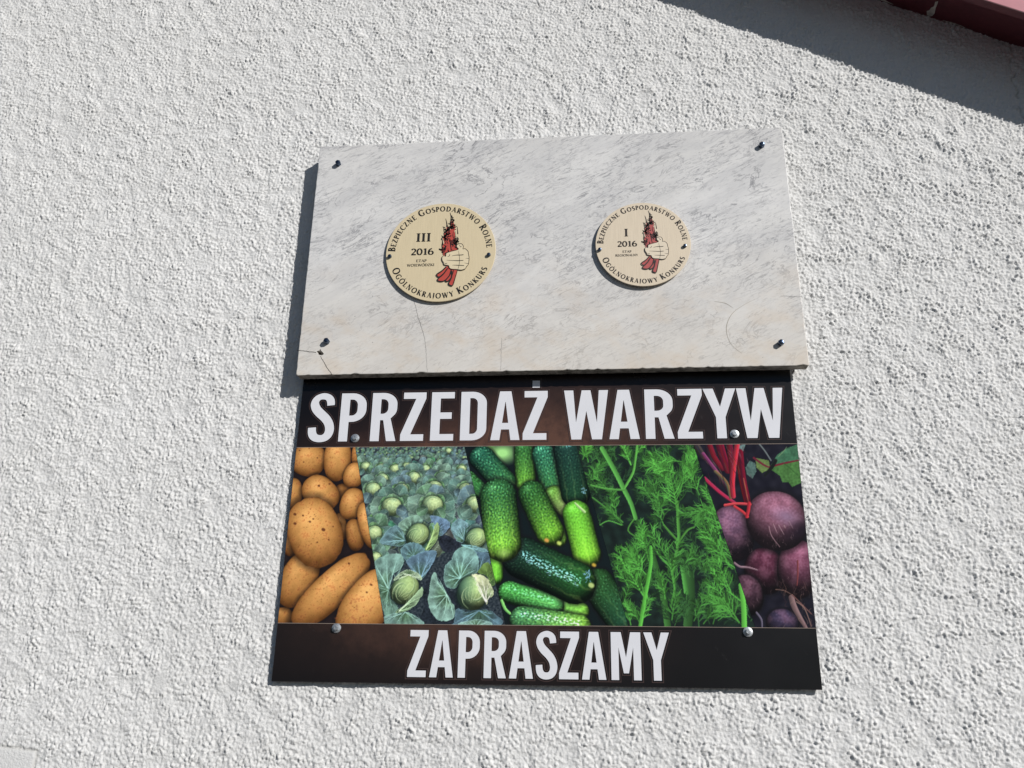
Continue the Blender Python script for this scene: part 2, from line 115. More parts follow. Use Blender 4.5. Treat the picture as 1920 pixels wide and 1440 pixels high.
def obj(name, me, mat=None, parent=None, loc=None):
    if mat is not None and not me.materials:
        me.materials.append(mat)
    o = bpy.data.objects.new(name, me)
    col.objects.link(o)
    if parent is not None:
        o.parent = parent
    if loc is not None:
        o.location = loc
    return o

def mesh(verts, faces, name='mesh', smooth=False):
    me = bpy.data.meshes.new(name)
    me.from_pydata([tuple(v) for v in verts], [], [tuple(f) for f in faces])
    me.validate()
    me.update()
    if smooth:
        me.polygons.foreach_set('use_smooth', [True] * len(me.polygons))
    return me

def grid_mesh(co, nx, nz, keep=None, smooth=True):
    """co (nz*nx,3); quads facing -y when x runs right and z runs up"""
    idx = np.arange(nx * nz).reshape(nz, nx)
    q = np.stack([idx[:-1, :-1], idx[:-1, 1:], idx[1:, 1:], idx[1:, :-1]], -1).reshape(-1, 4)
    if keep is not None:
        q = q[keep.reshape(-1)]
    me = bpy.data.meshes.new('grid')
    me.vertices.add(nx * nz)
    me.vertices.foreach_set('co', np.ascontiguousarray(co, dtype=np.float32).ravel())
    me.loops.add(q.size)
    me.loops.foreach_set('vertex_index', q.ravel().astype(np.int32))
    me.polygons.add(len(q))
    me.polygons.foreach_set('loop_start', np.arange(0, q.size, 4, dtype=np.int32))
    me.polygons.foreach_set('loop_total', np.full(len(q), 4, dtype=np.int32))
    me.polygons.foreach_set('use_smooth', np.full(len(q), smooth))
    me.update(calc_edges=True)
    return me

class Geo:
    """collects flat shapes in a local (a right, b up) plane at depth y"""
    def __init__(self):
        self.v, self.f = [], []
    def fill(self, loops, y):
        base = len(self.v)
        flat = [p for l in loops for p in l]
        tris = tessellate_polygon([[Vector((p[0], p[1], 0)) for p in l] for l in loops])
        self.v += [(p[0], y, p[1]) for p in flat]
        for t in tris:
            a, b, c = (flat[i] for i in t)
            s = (b[0] - a[0]) * (c[1] - a[1]) - (b[1] - a[1]) * (c[0] - a[0])
            t = t if s > 0 else (t[0], t[2], t[1])
            self.f.append(tuple(base + i for i in t))
        return self
    def stroke(self, pts, w, y, taper=(1, 1), smooth=True):
        if smooth and len(pts) > 2:
            pts = catmull(pts, 5)
        P = np.array(pts, float)
        n = len(P)
        T = np.gradient(P, axis=0)
        T /= np.maximum(np.hypot(T[:, 0], T[:, 1]), 1e-9)[:, None]
        N = np.stack([-T[:, 1], T[:, 0]], 1)
        s = np.linspace(0, 1, n)
        hw = w / 2 * np.interp(s, [0, 0.5, 1], [taper[0], 1, taper[1]])
        L, R = P + N * hw[:, None], P - N * hw[:, None]
        base = len(self.v)
        for i in range(n):
            self.v += [(L[i, 0], y, L[i, 1]), (R[i, 0], y, R[i, 1])]
        for i in range(n - 1):
            k = base + 2 * i
            self.f.append((k, k + 1, k + 3, k + 2))
        return self
    def build(self, name, mat, parent, loc=None):
        return obj(name, mesh(self.v, self.f, name), mat, parent, loc)

def catmull(pts, k, closed=False):
    P = [np.array(p, float) for p in pts]
    n = len(P)
    out = []
    rng = range(n) if closed else range(n - 1)
    for i in rng:
        p0 = P[i - 1] if (closed or i > 0) else P[i]
        p1, p2 = P[i], P[(i + 1) % n]
        p3 = P[(i + 2) % n] if (closed or i + 2 < n) else P[i + 1]
        for j in range(k):
            t = j / k
            out.append(0.5 * (2 * p1 + (p2 - p0) * t + (2 * p0 - 5 * p1 + 4 * p2 - p3) * t * t + (3 * p1 - p0 - 3 * p2 + p3) * t ** 3))
    if not closed:
        out.append(P[-1])
    return [tuple(p) for p in out]

def prism(profile, path, name='prism'):
    """profile: list of (p outwards from the wall, h up); path: list of (x, z)"""
    v, f = [], []
    m = len(profile)
    for x, z in path:
        v += [(x, -p, z + h) for p, h in profile]
    for i in range(len(path) - 1):
        for j in range(m):
            a, b = i * m + j, i * m + (j + 1) % m
            f.append((a, b, b + m, a + m))
    f.append(tuple(range(m)))
    f.append(tuple(reversed(range((len(path) - 1) * m, len(path) * m))))
    me = mesh(v, f, name)
    bm = bmesh.new(); bm.from_mesh(me)
    bmesh.ops.recalc_face_normals(bm, faces=bm.faces)
    bm.to_mesh(me); bm.free()
    return me

def lathe(rings, n=6, rot=0.0, dome=0.0, smooth=False):
    """rings: (radius, distance out of the wall); axis along -y"""
    v, f = [], []
    for r, d in rings:
        for k in range(n):
            a = rot + 2 * math.pi * k / n
            v.append((r * math.cos(a), -d, r * math.sin(a)))
    for i in range(len(rings) - 1):
        for k in range(n):
            a, b = i * n + k, i * n + (k + 1) % n
            f.append((a, b, b + n, a + n))
    f.append(tuple((len(rings) - 1) * n + k for k in range(n)))
    return mesh(v, f, 'lathe', smooth)

# ---- node materials
class NT:
    def __init__(self, name, rough=0.6, metallic=0.0, spec=0.5):
        self.m = bpy.data.materials.new(name)
        self.m.use_nodes = True
        self.t = self.m.node_tree
        self.b = self.t.nodes['Principled BSDF']
        self.b.inputs['Roughness'].default_value = rough
        self.b.inputs['Metallic'].default_value = metallic
        self.b.inputs['Specular IOR Level'].default_value = spec
        self.tc = None
    def n(self, typ, **kw):
        nd = self.t.nodes.new(typ)
        for k, v in kw.items():
            if k in nd.inputs:
                nd.inputs[k].default_value = v
            else:
                setattr(nd, k, v)
        return nd
    def l(self, a, b):
        self.t.links.new(a, b)
    def coord(self, scale=(1, 1, 1), rot=(0, 0, 0), loc=(0, 0, 0)):
        if self.tc is None:
            self.tc = self.n('ShaderNodeTexCoord')
        src = self.tc.outputs['Object']
        if any(rot):                      # turn first, stretch afterwards
            m0 = self.n('ShaderNodeMapping')
            m0.inputs['Rotation'].default_value = rot
            self.l(src, m0.inputs['Vector'])
            src = m0.outputs['Vector']
        mp = self.n('ShaderNodeMapping')
        mp.inputs['Scale'].default_value = scale
        mp.inputs['Location'].default_value = loc
        self.l(src, mp.inputs['Vector'])
        return mp.outputs['Vector']
    def noise(self, vec, scale, detail=3, rough=0.5, dist=0.0):
        nd = self.n('ShaderNodeTexNoise', Scale=scale, Detail=detail, Roughness=rough, Distortion=dist)
        self.l(vec, nd.inputs['Vector'])
        return nd.outputs['Fac']
    def ramp(self, fac, stops, interp='LINEAR'):
        nd = self.n('ShaderNodeValToRGB')
        cr = nd.color_ramp
        cr.interpolation = interp
        while len(cr.elements) < len(stops):
            cr.elements.new(0.5)
        for e, (p, c) in zip(cr.elements, stops):
            e.position = p
            e.color = (*c, 1) if len(c) == 3 else c
        self.l(fac, nd.inputs['Fac'])
        return nd.outputs['Color']
    def math(self, op, a, b=None, clamp=False):
        nd = self.n('ShaderNodeMath', operation=op, use_clamp=clamp)
        for i, s in enumerate((a, b)):
            if s is None:
                continue
            if isinstance(s, (int, float)):
                nd.inputs[i].default_value = s
            else:
                self.l(s, nd.inputs[i])
        return nd.outputs[0]
    def mix(self, fac, a, b, mode='MIX'):
        nd = self.n('ShaderNodeMix', data_type='RGBA', blend_type=mode)
        for s, i in ((fac, nd.inputs[0]), (a, nd.inputs[6]), (b, nd.inputs[7])):
            if isinstance(s, (int, float)):
                i.default_value = s
            elif isinstance(s, tuple):
                i.default_value = (*s, 1)
            else:
                self.l(s, i)
        return nd.outputs[2]
    def base(self, c):
        if isinstance(c, tuple):
            self.b.inputs['Base Color'].default_value = (*c, 1)
        else:
            self.l(c, self.b.inputs['Base Color'])
        return self
    def bump(self, h, strength, dist):
        nd = self.n('ShaderNodeBump', Strength=strength, Distance=dist)
        self.l(h, nd.inputs['Height'])
        self.l(nd.outputs[0], self.b.inputs['Normal'])
        return self

def G(v):
    return (v, v, v)

def mat_plain(name, c, rough=0.6, metallic=0.0, spec=0.5, vary=0.12, scale=60.0):
    t = NT(name, rough, metallic, spec)
    n = t.noise(t.coord(), scale, 4)
    lo = tuple(x * (1 - vary) for x in c)
    hi = tuple(min(1, x * (1 + vary)) for x in c)
    t.base(t.ramp(n, [(0.3, lo), (0.7, hi)]))
    return t.m

# stucco
t = NT('stucco', 0.95, 0, 0.2)
v = t.coord()
big = t.noise(v, 1.7, 4, 0.55)
mid = t.noise(v, 14.0, 4, 0.6)
fine = t.noise(v, 300.0, 3, 0.65)
c = t.ramp(big, [(0.3, (0.70, 0.70, 0.69)), (0.7, (0.75, 0.75, 0.745))])
c = t.mix(t.ramp(mid, [(0.45, G(0.0)), (0.75, G(0.35))]), c, (0.66, 0.655, 0.64))
at = t.n('ShaderNodeAttribute', attribute_name='stain')
c = t.mix(t.math('MULTIPLY', at.outputs['Fac'], 1.0), c, (0.30, 0.29, 0.25))
t.base(c)
t.bump(fine, 0.75, 0.0018)
# far from the boards the wall mesh is coarse: there the same grit is relief in the material
ac = t.n('ShaderNodeAttribute', attribute_name='coarse')
hg = t.noise(v, 125.0, 3, 0.55)
bp = t.n('ShaderNodeBump', Distance=0.0065)
t.l(t.math('MULTIPLY', hg, 1.0), bp.inputs['Height'])
t.l(ac.outputs['Fac'], bp.inputs['Strength'])
b0_ = t.b.inputs['Normal'].links[0].from_node
t.l(b0_.outputs[0], bp.inputs['Normal'])
t.l(bp.outputs[0], t.b.inputs['Normal'])
M_STUCCO = t.m

# marble
t = NT('marble', 0.38, 0, 0.4)
R25 = (0, rad(24), 0)
def ridge(x, w):
    d = t.math('ABSOLUTE', t.math('SUBTRACT', x, 0.5))
    return t.math('SUBTRACT', 1.0, t.math('MULTIPLY', d, 1.0 / w), True)
warp = t.noise(t.coord(), 5.0, 4)
tone = t.ramp(warp, [(0.35, (0.725, 0.715, 0.695)), (0.65, (0.775, 0.77, 0.76))])
# soft grey clouds drawn out along the bedding
cl = t.noise(t.coord((1.0, 1.0, 2.6), R25, (7, 2, 5)), 6.5, 5, 0.6, 0.8)
c = t.mix(t.ramp(cl, [(0.40, G(0.45)), (0.62, G(0))]), tone, (0.54, 0.54, 0.55))
# short streaks
st1 = t.noise(t.coord((1.0, 1.0, 6.0), R25, (1, 4, 2)), 36.0, 5, 0.66, 0.6)
m1 = t.ramp(t.noise(t.coord((1, 1, 1.6), R25, (2, 0, 4)), 8.0, 4, 0.6), [(0.38, G(0.15)), (0.62, G(1))])
c = t.mix(t.math('MULTIPLY', t.ramp(st1, [(0.53, G(0)), (0.67, G(0.9))]), m1), c, (0.34, 0.34, 0.35))
st2 = t.noise(t.coord((1.0, 1.0, 4.5), (0, rad(26), 0), (3, 1, 7)), 60.0, 4, 0.6, 0.4)
c = t.mix(t.math('MULTIPLY', t.ramp(st2, [(0.56, G(0)), (0.68, G(0.85))]), m1), c, (0.30, 0.305, 0.32))
# thin wandering veins
va = t.noise(t.coord((1.0, 1.0, 2.4), (0, rad(28), 0)), 9.0, 8, 0.62, 1.0)
m2 = t.ramp(t.noise(t.coord((1, 1, 1.3), R25, (5, 0, 1)), 9.0, 4, 0.65), [(0.44, G(0)), (0.60, G(1))])
c = t.mix(t.math('MULTIPLY', t.math('MULTIPLY', ridge(va, 0.018), m2), 0.85), c, (0.22, 0.22, 0.235))
vb = t.noise(t.coord((1.0, 1.0, 1.7), (0, rad(35), 0), (4, 4, 4)), 17.0, 6, 0.6, 1.2)
c = t.mix(t.math('MULTIPLY', t.math('MULTIPLY', ridge(vb, 0.018), m1), 0.5), c, (0.30, 0.30, 0.32))
# weathering: rust-coloured blotches, mostly towards the lower edge
sp_ = t.n('ShaderNodeSeparateXYZ')
t.l(t.tc.outputs['Object'], sp_.inputs[0])
low = t.n('ShaderNodeMapRange')
t.l(sp_.outputs['Z'], low.inputs[0])
for i, val in ((1, 0.0), (2, -0.26), (3, 0.0), (4, 1.0)):
    low.inputs[i].default_value = val
blot = t.ramp(t.noise(t.coord((1, 1, 1.6), (0, rad(-18), 0), (9, 3, 6)), 9.0, 5, 0.6), [(0.48, G(0)), (0.68, G(1))])
c = t.mix(t.math('MULTIPLY', t.math('MULTIPLY', blot, low.outputs[0]), 0.7), c, (0.62, 0.48, 0.34))
c = t.mix(t.math('MULTIPLY', low.outputs[0], 0.5), c, (0.73, 0.68, 0.60))
speck = t.ramp(t.noise(t.coord(), 150.0, 2, 0.5), [(0.70, G(0)), (0.76, G(0.55))])
c = t.mix(speck, c, (0.24, 0.23, 0.22))
t.base(c)
t.bump(t.noise(t.coord(), 220.0, 4, 0.6), 0.08, 0.001)
M_MARBLE = t.m
M_CRACK = mat_plain('crack_dirt', (0.035, 0.03, 0.028), 0.9)
M_CRACK2 = mat_plain('hairline_crack', (0.16, 0.155, 0.15), 0.9)
M_SCRATCH = mat_plain('rubbed_mark', (0.43, 0.40, 0.345), 0.7)
M_STONECUT = mat_plain('sawn_stone', (0.26, 0.235, 0.20), 0.9, vary=0.6, scale=70)

# metals
M_BOLT = mat_plain('blued_steel', (0.085, 0.115, 0.17), 0.3, 1.0)
t = NT('zinc_plated_steel', 0.4, 0.8)
n_ = t.noise(t.coord(), 350.0, 3)
t.base(t.ramp(n_, [(0.3, (0.42, 0.45, 0.47)), (0.7, (0.70, 0.72, 0.74))]))
M_ZINC = t.m
def brushed(name, c, metal):
    t = NT(name, 0.42, metal, 0.5)
    n1 = t.noise(t.coord((1, 1, 0.05)), 420.0, 3, 0.6)
    n2 = t.noise(t.coord((0.05, 1, 1)), 300.0, 3, 0.6)
    w = t.noise(t.coord(), 14.0, 3)
    a = t.ramp(n1, [(0.25, tuple(x * 0.90 for x in c)), (0.75, tuple(min(1, x * 1.08) for x in c))])
    b_ = t.mix(t.math('MULTIPLY', n2, 0.25), a, tuple(x * 0.9 for x in c))
    t.base(t.mix(t.math('MULTIPLY', w, 0.25), b_, (c[0] * 0.95, c[1] * 0.9, c[2] * 0.8)))
    t.bump(n1, 0.06, 0.0005)
    return t.m
M_GOLD = [brushed('brushed_gold', (0.79, 0.67, 0.45), 0.1), brushed('brushed_pale_gold', (0.80, 0.69, 0.535), 0.1)]
M_INK = [mat_plain('black_ink', (0.018, 0.016, 0.014), 0.5), mat_plain('brown_black_ink', (0.04, 0.032, 0.028), 0.5)]
M_RED = [mat_plain('red_ink', (0.52, 0.075, 0.055), 0.5, vary=0.1, scale=90), mat_plain('faded_red_ink', (0.46, 0.10, 0.095), 0.5, vary=0.1, scale=90)]
M_HAND = [mat_plain('bare_gold', (0.77, 0.66, 0.45), 0.45, vary=0.04), mat_plain('bare_pale_gold', (0.79, 0.69, 0.54), 0.45, vary=0.04)]

# printed board
t = NT('brown_print', 0.25, 0, 0.42)
tcx = t.n('ShaderNodeTexCoord')
sep = t.n('ShaderNodeSeparateXYZ')
t.l(tcx.outputs['Object'], sep.inputs[0])
def band(axis, c0, w):
    d = t.math('DIVIDE', t.math('SUBTRACT', sep.outputs[axis], c0), w)
    return t.math('POWER', 2.718, t.math('MULTIPLY', t.math('MULTIPLY', d, d), -1.0))
g1 = t.math('MULTIPLY', band('X', 0.02, 0.27), band('Z', 0.21, 0.13))
g2 = t.math('MULTIPLY', band('X', -0.17, 0.30), band('Z', -0.15, 0.085))
g3 = t.math('MULTIPLY', band('X', -0.30, 0.22), band('Z', 0.20, 0.05))
glow = t.math('ADD', g1, t.math('ADD', t.math('MULTIPLY', g2, 0.8), t.math('MULTIPLY', g3, 0.5)))
nb = t.noise(t.coord(), 16.0, 6, 0.65, 0.3)
nb2 = t.noise(t.coord(), 60.0, 5, 0.7)
fac = t.math('MULTIPLY', glow, t.math('ADD', 0.25, t.math('ADD', t.math('MULTIPLY', nb, 0.9), t.math('MULTIPLY', nb2, 0.5))), True)
t.base(t.ramp(fac, [(0.0, (0.0042, 0.0038, 0.0048)), (0.35, (0.020, 0.0115, 0.010)), (0.8, (0.072, 0.036, 0.026)), (1.0, (0.115, 0.056, 0.038))]))
dust = t.ramp(t.noise(t.coord((1, 1, 0.25), (0, rad(35), 0)), 55.0, 6, 0.75, 0.5), [(0.64, G(0)), (0.80, G(0.10))])
c_prev = t.b.inputs['Base Color'].links[0].from_socket
t.base(t.mix(dust, c_prev, (0.35, 0.34, 0.33)))
t.l(t.math('ADD', 0.2, t.math('MULTIPLY', t.noise(t.coord(), 9.0, 4), 0.2)), t.b.inputs['Roughness'])
t.bump(t.noise(t.coord(), 40.0, 2), 0.015, 0.002)
M_BROWN = t.m
M_EDGE = mat_plain('board_edge', (0.03, 0.03, 0.033), 0.6)
M_WHITE = mat_plain('white_print', (0.775, 0.785, 0.83), 0.33, vary=0.025, scale=25)
M_HALO = mat_plain('letter_outline_print', (0.060, 0.037, 0.034), 0.35)
M_LINE = mat_plain('thin_line_print', (0.30, 0.24, 0.20), 0.35)
t = NT('photo_print', 0.28, 0, 0.22)
ca = t.n('ShaderNodeAttribute', attribute_name='print')
t.base(ca.outputs['Color'])
t.bump(t.noise(t.coord(), 40.0, 2), 0.015, 0.002)
M_PHOTO = t.m

# eaves
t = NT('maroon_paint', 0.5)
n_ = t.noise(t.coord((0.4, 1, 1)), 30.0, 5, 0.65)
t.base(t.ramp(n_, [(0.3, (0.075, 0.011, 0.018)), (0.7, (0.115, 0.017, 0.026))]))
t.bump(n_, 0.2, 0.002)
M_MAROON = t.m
M_PINK = mat_plain('sunlit_maroon_paint', (0.47, 0.165, 0.20), 0.55, vary=0.1, scale=25)  # maroon paint lightened to pink: the sunlight on the bargeboard is put into its colour
M_ROOF = mat_plain('roof_sheet', (0.16, 0.05, 0.045), 0.5, vary=0.2, scale=12)
M_PLASTER = mat_plain('bare_plaster', (0.50, 0.46, 0.42), 0.9, vary=0.2, scale=90)
t = NT('paving', 0.9)
n_ = t.noise(t.coord(), 3.0, 8, 0.7)
t.base(t.ramp(n_, [(0.3, (0.045, 0.045, 0.047)), (0.7, (0.075, 0.074, 0.075))]))
t.bump(n_, 0.4, 0.02)
M_GROUND = t.m

# ---------------------------------------------------------------- ground
gr_ = obj('ground', mesh([(-60, -90, 0), (60, -90, 0), (60, 30, 0), (-60, 30, 0)], [(0, 1, 2, 3)]), M_GROUND)
gr_['kind'] = 'structure'

# ---------------------------------------------------------------- house: gable wall, verge, roof
PEAK_X, SLOPE = -2.5, 0.525
sx_ = SLAB[0]
Z_PEAK = 3.1341 + SLOPE * (0.6998 - PEAK_X)
def zverge(x):
    return Z_PEAK - SLOPE * np.abs(np.asarray(x) - PEAK_X)

house = empty('house', (0, 0, 0))
tag(house, 'white rough-cast gable wall with maroon verge under the roof edge', 'house')

rs = np.random.RandomState(7)
STEP = 0.0020
X0, X1, Z0, Z1 = -1.64, 1.14, 1.37, 3.33
nxd, nzd = int((X1 - X0) / STEP), int((Z1 - Z0) / STEP)
def grow(d0, total):
    s, a, d = [], 0.0, d0
    while a < total:
        d *= 1.35
        a += d
        s.append(a)
    return np.array(s) * (total / a)
xd = X0 + STEP * np.arange(nxd)
zd = Z0 + STEP * np.arange(nzd)
xl = X0 - grow(STEP, 6.6 + X0 + 0.0)[::-1]
xr = xd[-1] + grow(STEP, 1.7)
zl = Z0 - grow(STEP, Z0)[::-1]
zr = zd[-1] + grow(STEP, Z_PEAK + 0.05 - zd[-1])
xs, zs = np.concatenate([xl, xd, xr]), np.concatenate([zl, zd, zr])
nx, nz = len(xs), len(zs)

def spectrum(nz_, nx_, lo, hi, aniso=0.0, ang=0.0):
    """band-passed noise, wavelengths lo..hi metres, unit variance"""
    F = np.fft.rfft2(rs.standard_normal((nz_, nx_)))
    ky = np.fft.fftfreq(nz_, STEP)[:, None]
    kx = np.fft.rfftfreq(nx_, STEP)[None, :]
    if aniso:
        c_, s_ = math.cos(ang), math.sin(ang)
        a_, b_ = kx * c_ + ky * s_, -kx * s_ + ky * c_
        k = np.sqrt((a_ * (1 + aniso)) ** 2 + b_ ** 2)
    else:
        k = np.sqrt(kx ** 2 + ky ** 2)
    with np.errstate(divide='ignore'):
        f = np.exp(-(np.log(np.maximum(k, 1e-6) * math.sqrt(lo * hi)) / math.log(math.sqrt(hi / lo)) / 0.9) ** 2)
    h = np.fft.irfft2(F * f, s=(nz_, nx_))
    return h / h.std()
g1 = spectrum(nzd, nxd, 0.006, 0.014)
g2 = spectrum(nzd, nxd, 0.0042, 0.007)
g3 = spectrum(nzd, nxd, 0.03, 0.10)
g4 = spectrum(nzd, nxd, 0.2, 0.8)
g5 = spectrum(nzd, nxd, 0.06, 0.25)
def grains(spacing, r0, r1, hh):
    """thrown mineral grains: small domes of uneven size, the highest wins"""
    N = int(nxd * nzd * (STEP / spacing) ** 2)
    px, pz = rs.uniform(0, nxd, N), rs.uniform(0, nzd, N)
    r = rs.uniform(r0, r1, N) / STEP
    top = hh * rs.uniform(0.45, 1.0, N) * (r * STEP / r1)
    el = rs.uniform(0.75, 1.35, N)
    out = np.zeros(nxd * nzd)
    w = int(r1 / STEP * 1.35) + 1
    for dz_ in range(-w, w + 1):
        for dx_ in range(-w, w + 1):
            ix_, iz_ = px.astype(int) + dx_, pz.astype(int) + dz_
            d2 = ((ix_ - px) * el / r) ** 2 + ((iz_ - pz) / el / r) ** 2
            ok = (d2 < 1) & (ix_ >= 0) & (ix_ < nxd) & (iz_ >= 0) & (iz_ < nzd)
            np.maximum.at(out, iz_[ok] * nxd + ix_[ok], top[ok] * np.sqrt(1 - d2[ok]))
    return out.reshape(nzd, nxd)
gr_a = grains(0.0050, 0.0017, 0.0041, 0.0031)
gr_b = grains(0.0031, 0.0012, 0.0021, 0.0017)
rough_ = np.clip(np.interp(xd, [-1.5, -0.6, 0.5, 1.1], [0.84, 0.95, 1.06, 1.10])[None, :] * (1.0 + 0.13 * g5 + 0.12 * g3), 0.4, 1.5)
h = 0.0008 + (0.98 * gr_a + 0.92 * gr_b + 0.00042 * g1 + 0.00040 * g2) * rough_ + 0.0004 * g3 + 0.0006 * np.clip(g4, -1.6, 1.6)
stain = np.zeros((nzd, nxd))
XX, ZZ = np.meshgrid(xd, zd)
def dist_poly(pts):
    d = np.full(XX.shape, 9.0)
    for (ax, az), (bx, bz) in zip(pts[:-1], pts[1:]):
        ux, uz = bx - ax, bz - az
        tt = np.clip(((XX - ax) * ux + (ZZ - az) * uz) / (ux * ux + uz * uz), 0, 1)
        d = np.minimum(d, np.hypot(XX - ax - tt * ux, ZZ - az - tt * uz))
    return d
def inside(pts, X_, Z_):
    m = np.zeros(X_.shape, bool)
    n_ = len(pts)
    for i in range(n_):
        (ax, az), (bx, bz) = pts[i], pts[(i + 1) % n_]
        if az == bz:
            continue
        c_ = ((az > Z_) != (bz > Z_)) & (X_ < (bx - ax) * (Z_ - az) / (bz - az) + ax)
        m ^= c_
    return m
rw = random.Random(4)
wc = [(x + rw.uniform(-0.0045, 0.0045), z) for x, z in catmull(WCRACK, 5)]
d = dist_poly(wc)
h -= 0.003 * np.exp(-(d / 0.0022) ** 2)
stain = np.maximum(stain, 0.5 * np.exp(-(d / 0.0022) ** 2) * np.clip(0.6 + 0.6 * g3, 0, 1))
pm = inside(PATCH, XX + 0.004 * g3 * 0.5, ZZ)
h = np.where(pm, 0.0022 + 0.00012 * g1, h)
d = dist_poly(PATCH[:5])
h -= 0.0022 * np.exp(-(d / 0.003) ** 2)
stain = np.maximum(stain, 0.35 * np.exp(-(d / 0.004) ** 2))
dd = np.hypot((XX - DENT[0]), (ZZ - DENT[1]) * 0.8)
wgt = np.exp(-(dd / 0.014) ** 4)
h = h * (1 - wgt) + wgt * (0.0018 + 0.0026 * (dd / 0.014) ** 2 * 0.5)
del XX, ZZ, g1, g2, g5
H = np.full((nz, nx), 0.0036)
ST = np.zeros((nz, nx))
ix, iz = len(xl), len(zl)
H[iz:iz + nzd, ix:ix + nxd] = h
ST[iz:iz + nzd, ix:ix + nxd] = stain
Xg, Zg = np.meshgrid(xs, zs)
co = np.stack([Xg, -H, Zg], -1).reshape(-1, 3)
cx_, cz_ = (Xg[:-1, :-1] + Xg[1:, 1:]) / 2, (Zg[:-1, :-1] + Zg[1:, 1:]) / 2
keep = cz_ < zverge(cx_) + 0.012
for (bx0, bx1, bz0, bz1) in ((sx_ - 0.42, sx_ + 0.42, 2.02, 2.62), (sx_ - 0.40, sx_ + 0.40, 1.68, 2.03)):
    keep &= ~((cx_ > bx0) & (cx_ < bx1) & (cz_ > bz0) & (cz_ < bz1))     # nothing behind the boards
me = grid_mesh(co, nx, nz, keep)
a_ = me.attributes.new('stain', 'FLOAT', 'POINT')
a_.data.foreach_set('value', ST.astype(np.float32).ravel())
CO = np.clip(np.maximum(np.maximum(X0 + 0.02 - Xg, Xg - (xd[-1] - 0.02)), np.maximum(Z0 + 0.02 - Zg, Zg - (zd[-1] - 0.02))) / 0.02, 0, 1)
a_ = me.attributes.new('coarse', 'FLOAT', 'POINT')
a_.data.foreach_set('value', CO.astype(np.float32).ravel())
obj('wall', me, M_STUCCO, house)
del H, ST, CO, Xg, Zg, co, keep, cx_, cz_

path = [(x, float(zverge(x))) for x in (-7.0, -5.0, PEAK_X, -1.2, 0.0, 0.8, 1.4, 2.6)]
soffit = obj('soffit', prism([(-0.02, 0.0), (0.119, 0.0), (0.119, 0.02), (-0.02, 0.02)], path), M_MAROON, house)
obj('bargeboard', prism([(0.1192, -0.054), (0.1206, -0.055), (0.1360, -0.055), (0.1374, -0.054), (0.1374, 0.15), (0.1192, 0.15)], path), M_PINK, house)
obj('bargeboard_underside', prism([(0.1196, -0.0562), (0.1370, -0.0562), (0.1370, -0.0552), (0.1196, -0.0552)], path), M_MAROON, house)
obj('roof', prism([(-5.0, 0.152), (0.16, 0.152), (0.16, 0.19), (-5.0, 0.19)], path), M_ROOF, house)
gch = Geo()
v_ = [(x, -p, float(zverge(x)) - 0.0006) for x, p in CHIP]
tri = tessellate_polygon([[Vector((p[0], p[1], 0)) for p in v_]])
obj('paint_chip', mesh(v_, [tuple(t_) for t_ in tri]), M_PLASTER, soffit)
rc = random.Random(8)
for xa, xb, wd in ((0.700, 0.738, 0.006), (0.842, 0.890, 0.004), (0.60, 0.66, 0.004)):      # paint flaked off along the wall
    n_ = 12
    xs_c = [xa + (xb - xa) * i / n_ for i in range(n_ + 1)]
    v_ = [(x, -0.004 - 0.001 * rc.random(), float(zverge(x)) - 0.0007) for x in xs_c] + [(x, -0.0055 - wd * math.sin(math.pi * i / n_) * rc.uniform(0.4, 1.0), float(zverge(x)) - 0.0007) for i, x in reversed(list(enumerate(xs_c)))]
    tri = tessellate_polygon([[Vector((p[0], p[1], 0)) for p in v_]])
    obj('paint_chip', mesh(v_, [tuple(t_) for t_ in tri]), M_PLASTER, soffit)

# ---------------------------------------------------------------- marble plaque
sx, sz, sr, sw, sh = SLAB
FRONT, BACK = -0.045, -0.0225
plaque = empty('marble_plaque', (sx, FRONT, sz), -sr)
tag(plaque, 'veined white marble slab with cracked corner fixed above the vegetable sign', 'plaque')
rnd = random.Random(3)
def slab_outline(ins, jit):
    hw, hh = sw / 2 - ins, sh / 2 - ins
    pts = []
    r = 0.005
    rb = random.Random(11)
    def arc(cx, cy, a0, a1, r, k=5):
        for i in range(k + 1):
            a = rad(a0 + (a1 - a0) * i / k)
            pts.append((cx + r * math.cos(a), cy + r * math.sin(a)))
    arc(-hw + r, -hh + r, 180, 270, r)
    n = 150
    for i in range(1, n):
        x = -hw + r + (2 * hw - 2 * r) * i / n
        d = rb.random() ** 6 * 0.003 * jit
        pts.append((x, -hh + d))
    arc(hw - 0.0035, -hh + 0.0035, 270, 360, 0.0035)
    for i in range(1, 60):
        pts.append((hw - rb.random() ** 5 * 0.0012 * jit, -hh + 2 * hh * i / 60))
    arc(hw - 0.002, hh - 0.002, 0, 90, 0.002)
    for i in range(1, 90):
        pts.append((hw - 2 * hw * i / 90, hh - rb.random() ** 5 * 0.001 * jit))
    arc(-hw + 0.002, hh - 0.002, 90, 180, 0.002)
    for i in range(1, 60):
        pts.append((-hw + rb.random() ** 5 * 0.0012 * jit, hh - 2 * hh * i / 60))
    return pts
rings = [(slab_outline(0.0014, 1.0), 0.0), (slab_outline(0.0004, 0.8), 0.0005), (slab_outline(0.0, 0.6), 0.0016), (slab_outline(0.0, 0.2), BACK - FRONT)]
n = len(rings[0][0])
hole = [(a + 0.0002, b) for a, b in HOLE]
g = Geo()
g.fill([rings[0][0], hole], 0.0)
rings[0] = (rings[0][0], 0.0)
for (p0, y0), (p1, y1) in zip(rings[:-1], rings[1:]):
    b0 = len(g.v)
    g.v += [(p[0], y0, p[1]) for p in p0] + [(p[0], y1, p[1]) for p in p1]
    for i in range(n):
        j = (i + 1) % n
        g.f.append((b0 + i, b0 + n + i, b0 + n + j, b0 + j))
b0 = len(g.v)
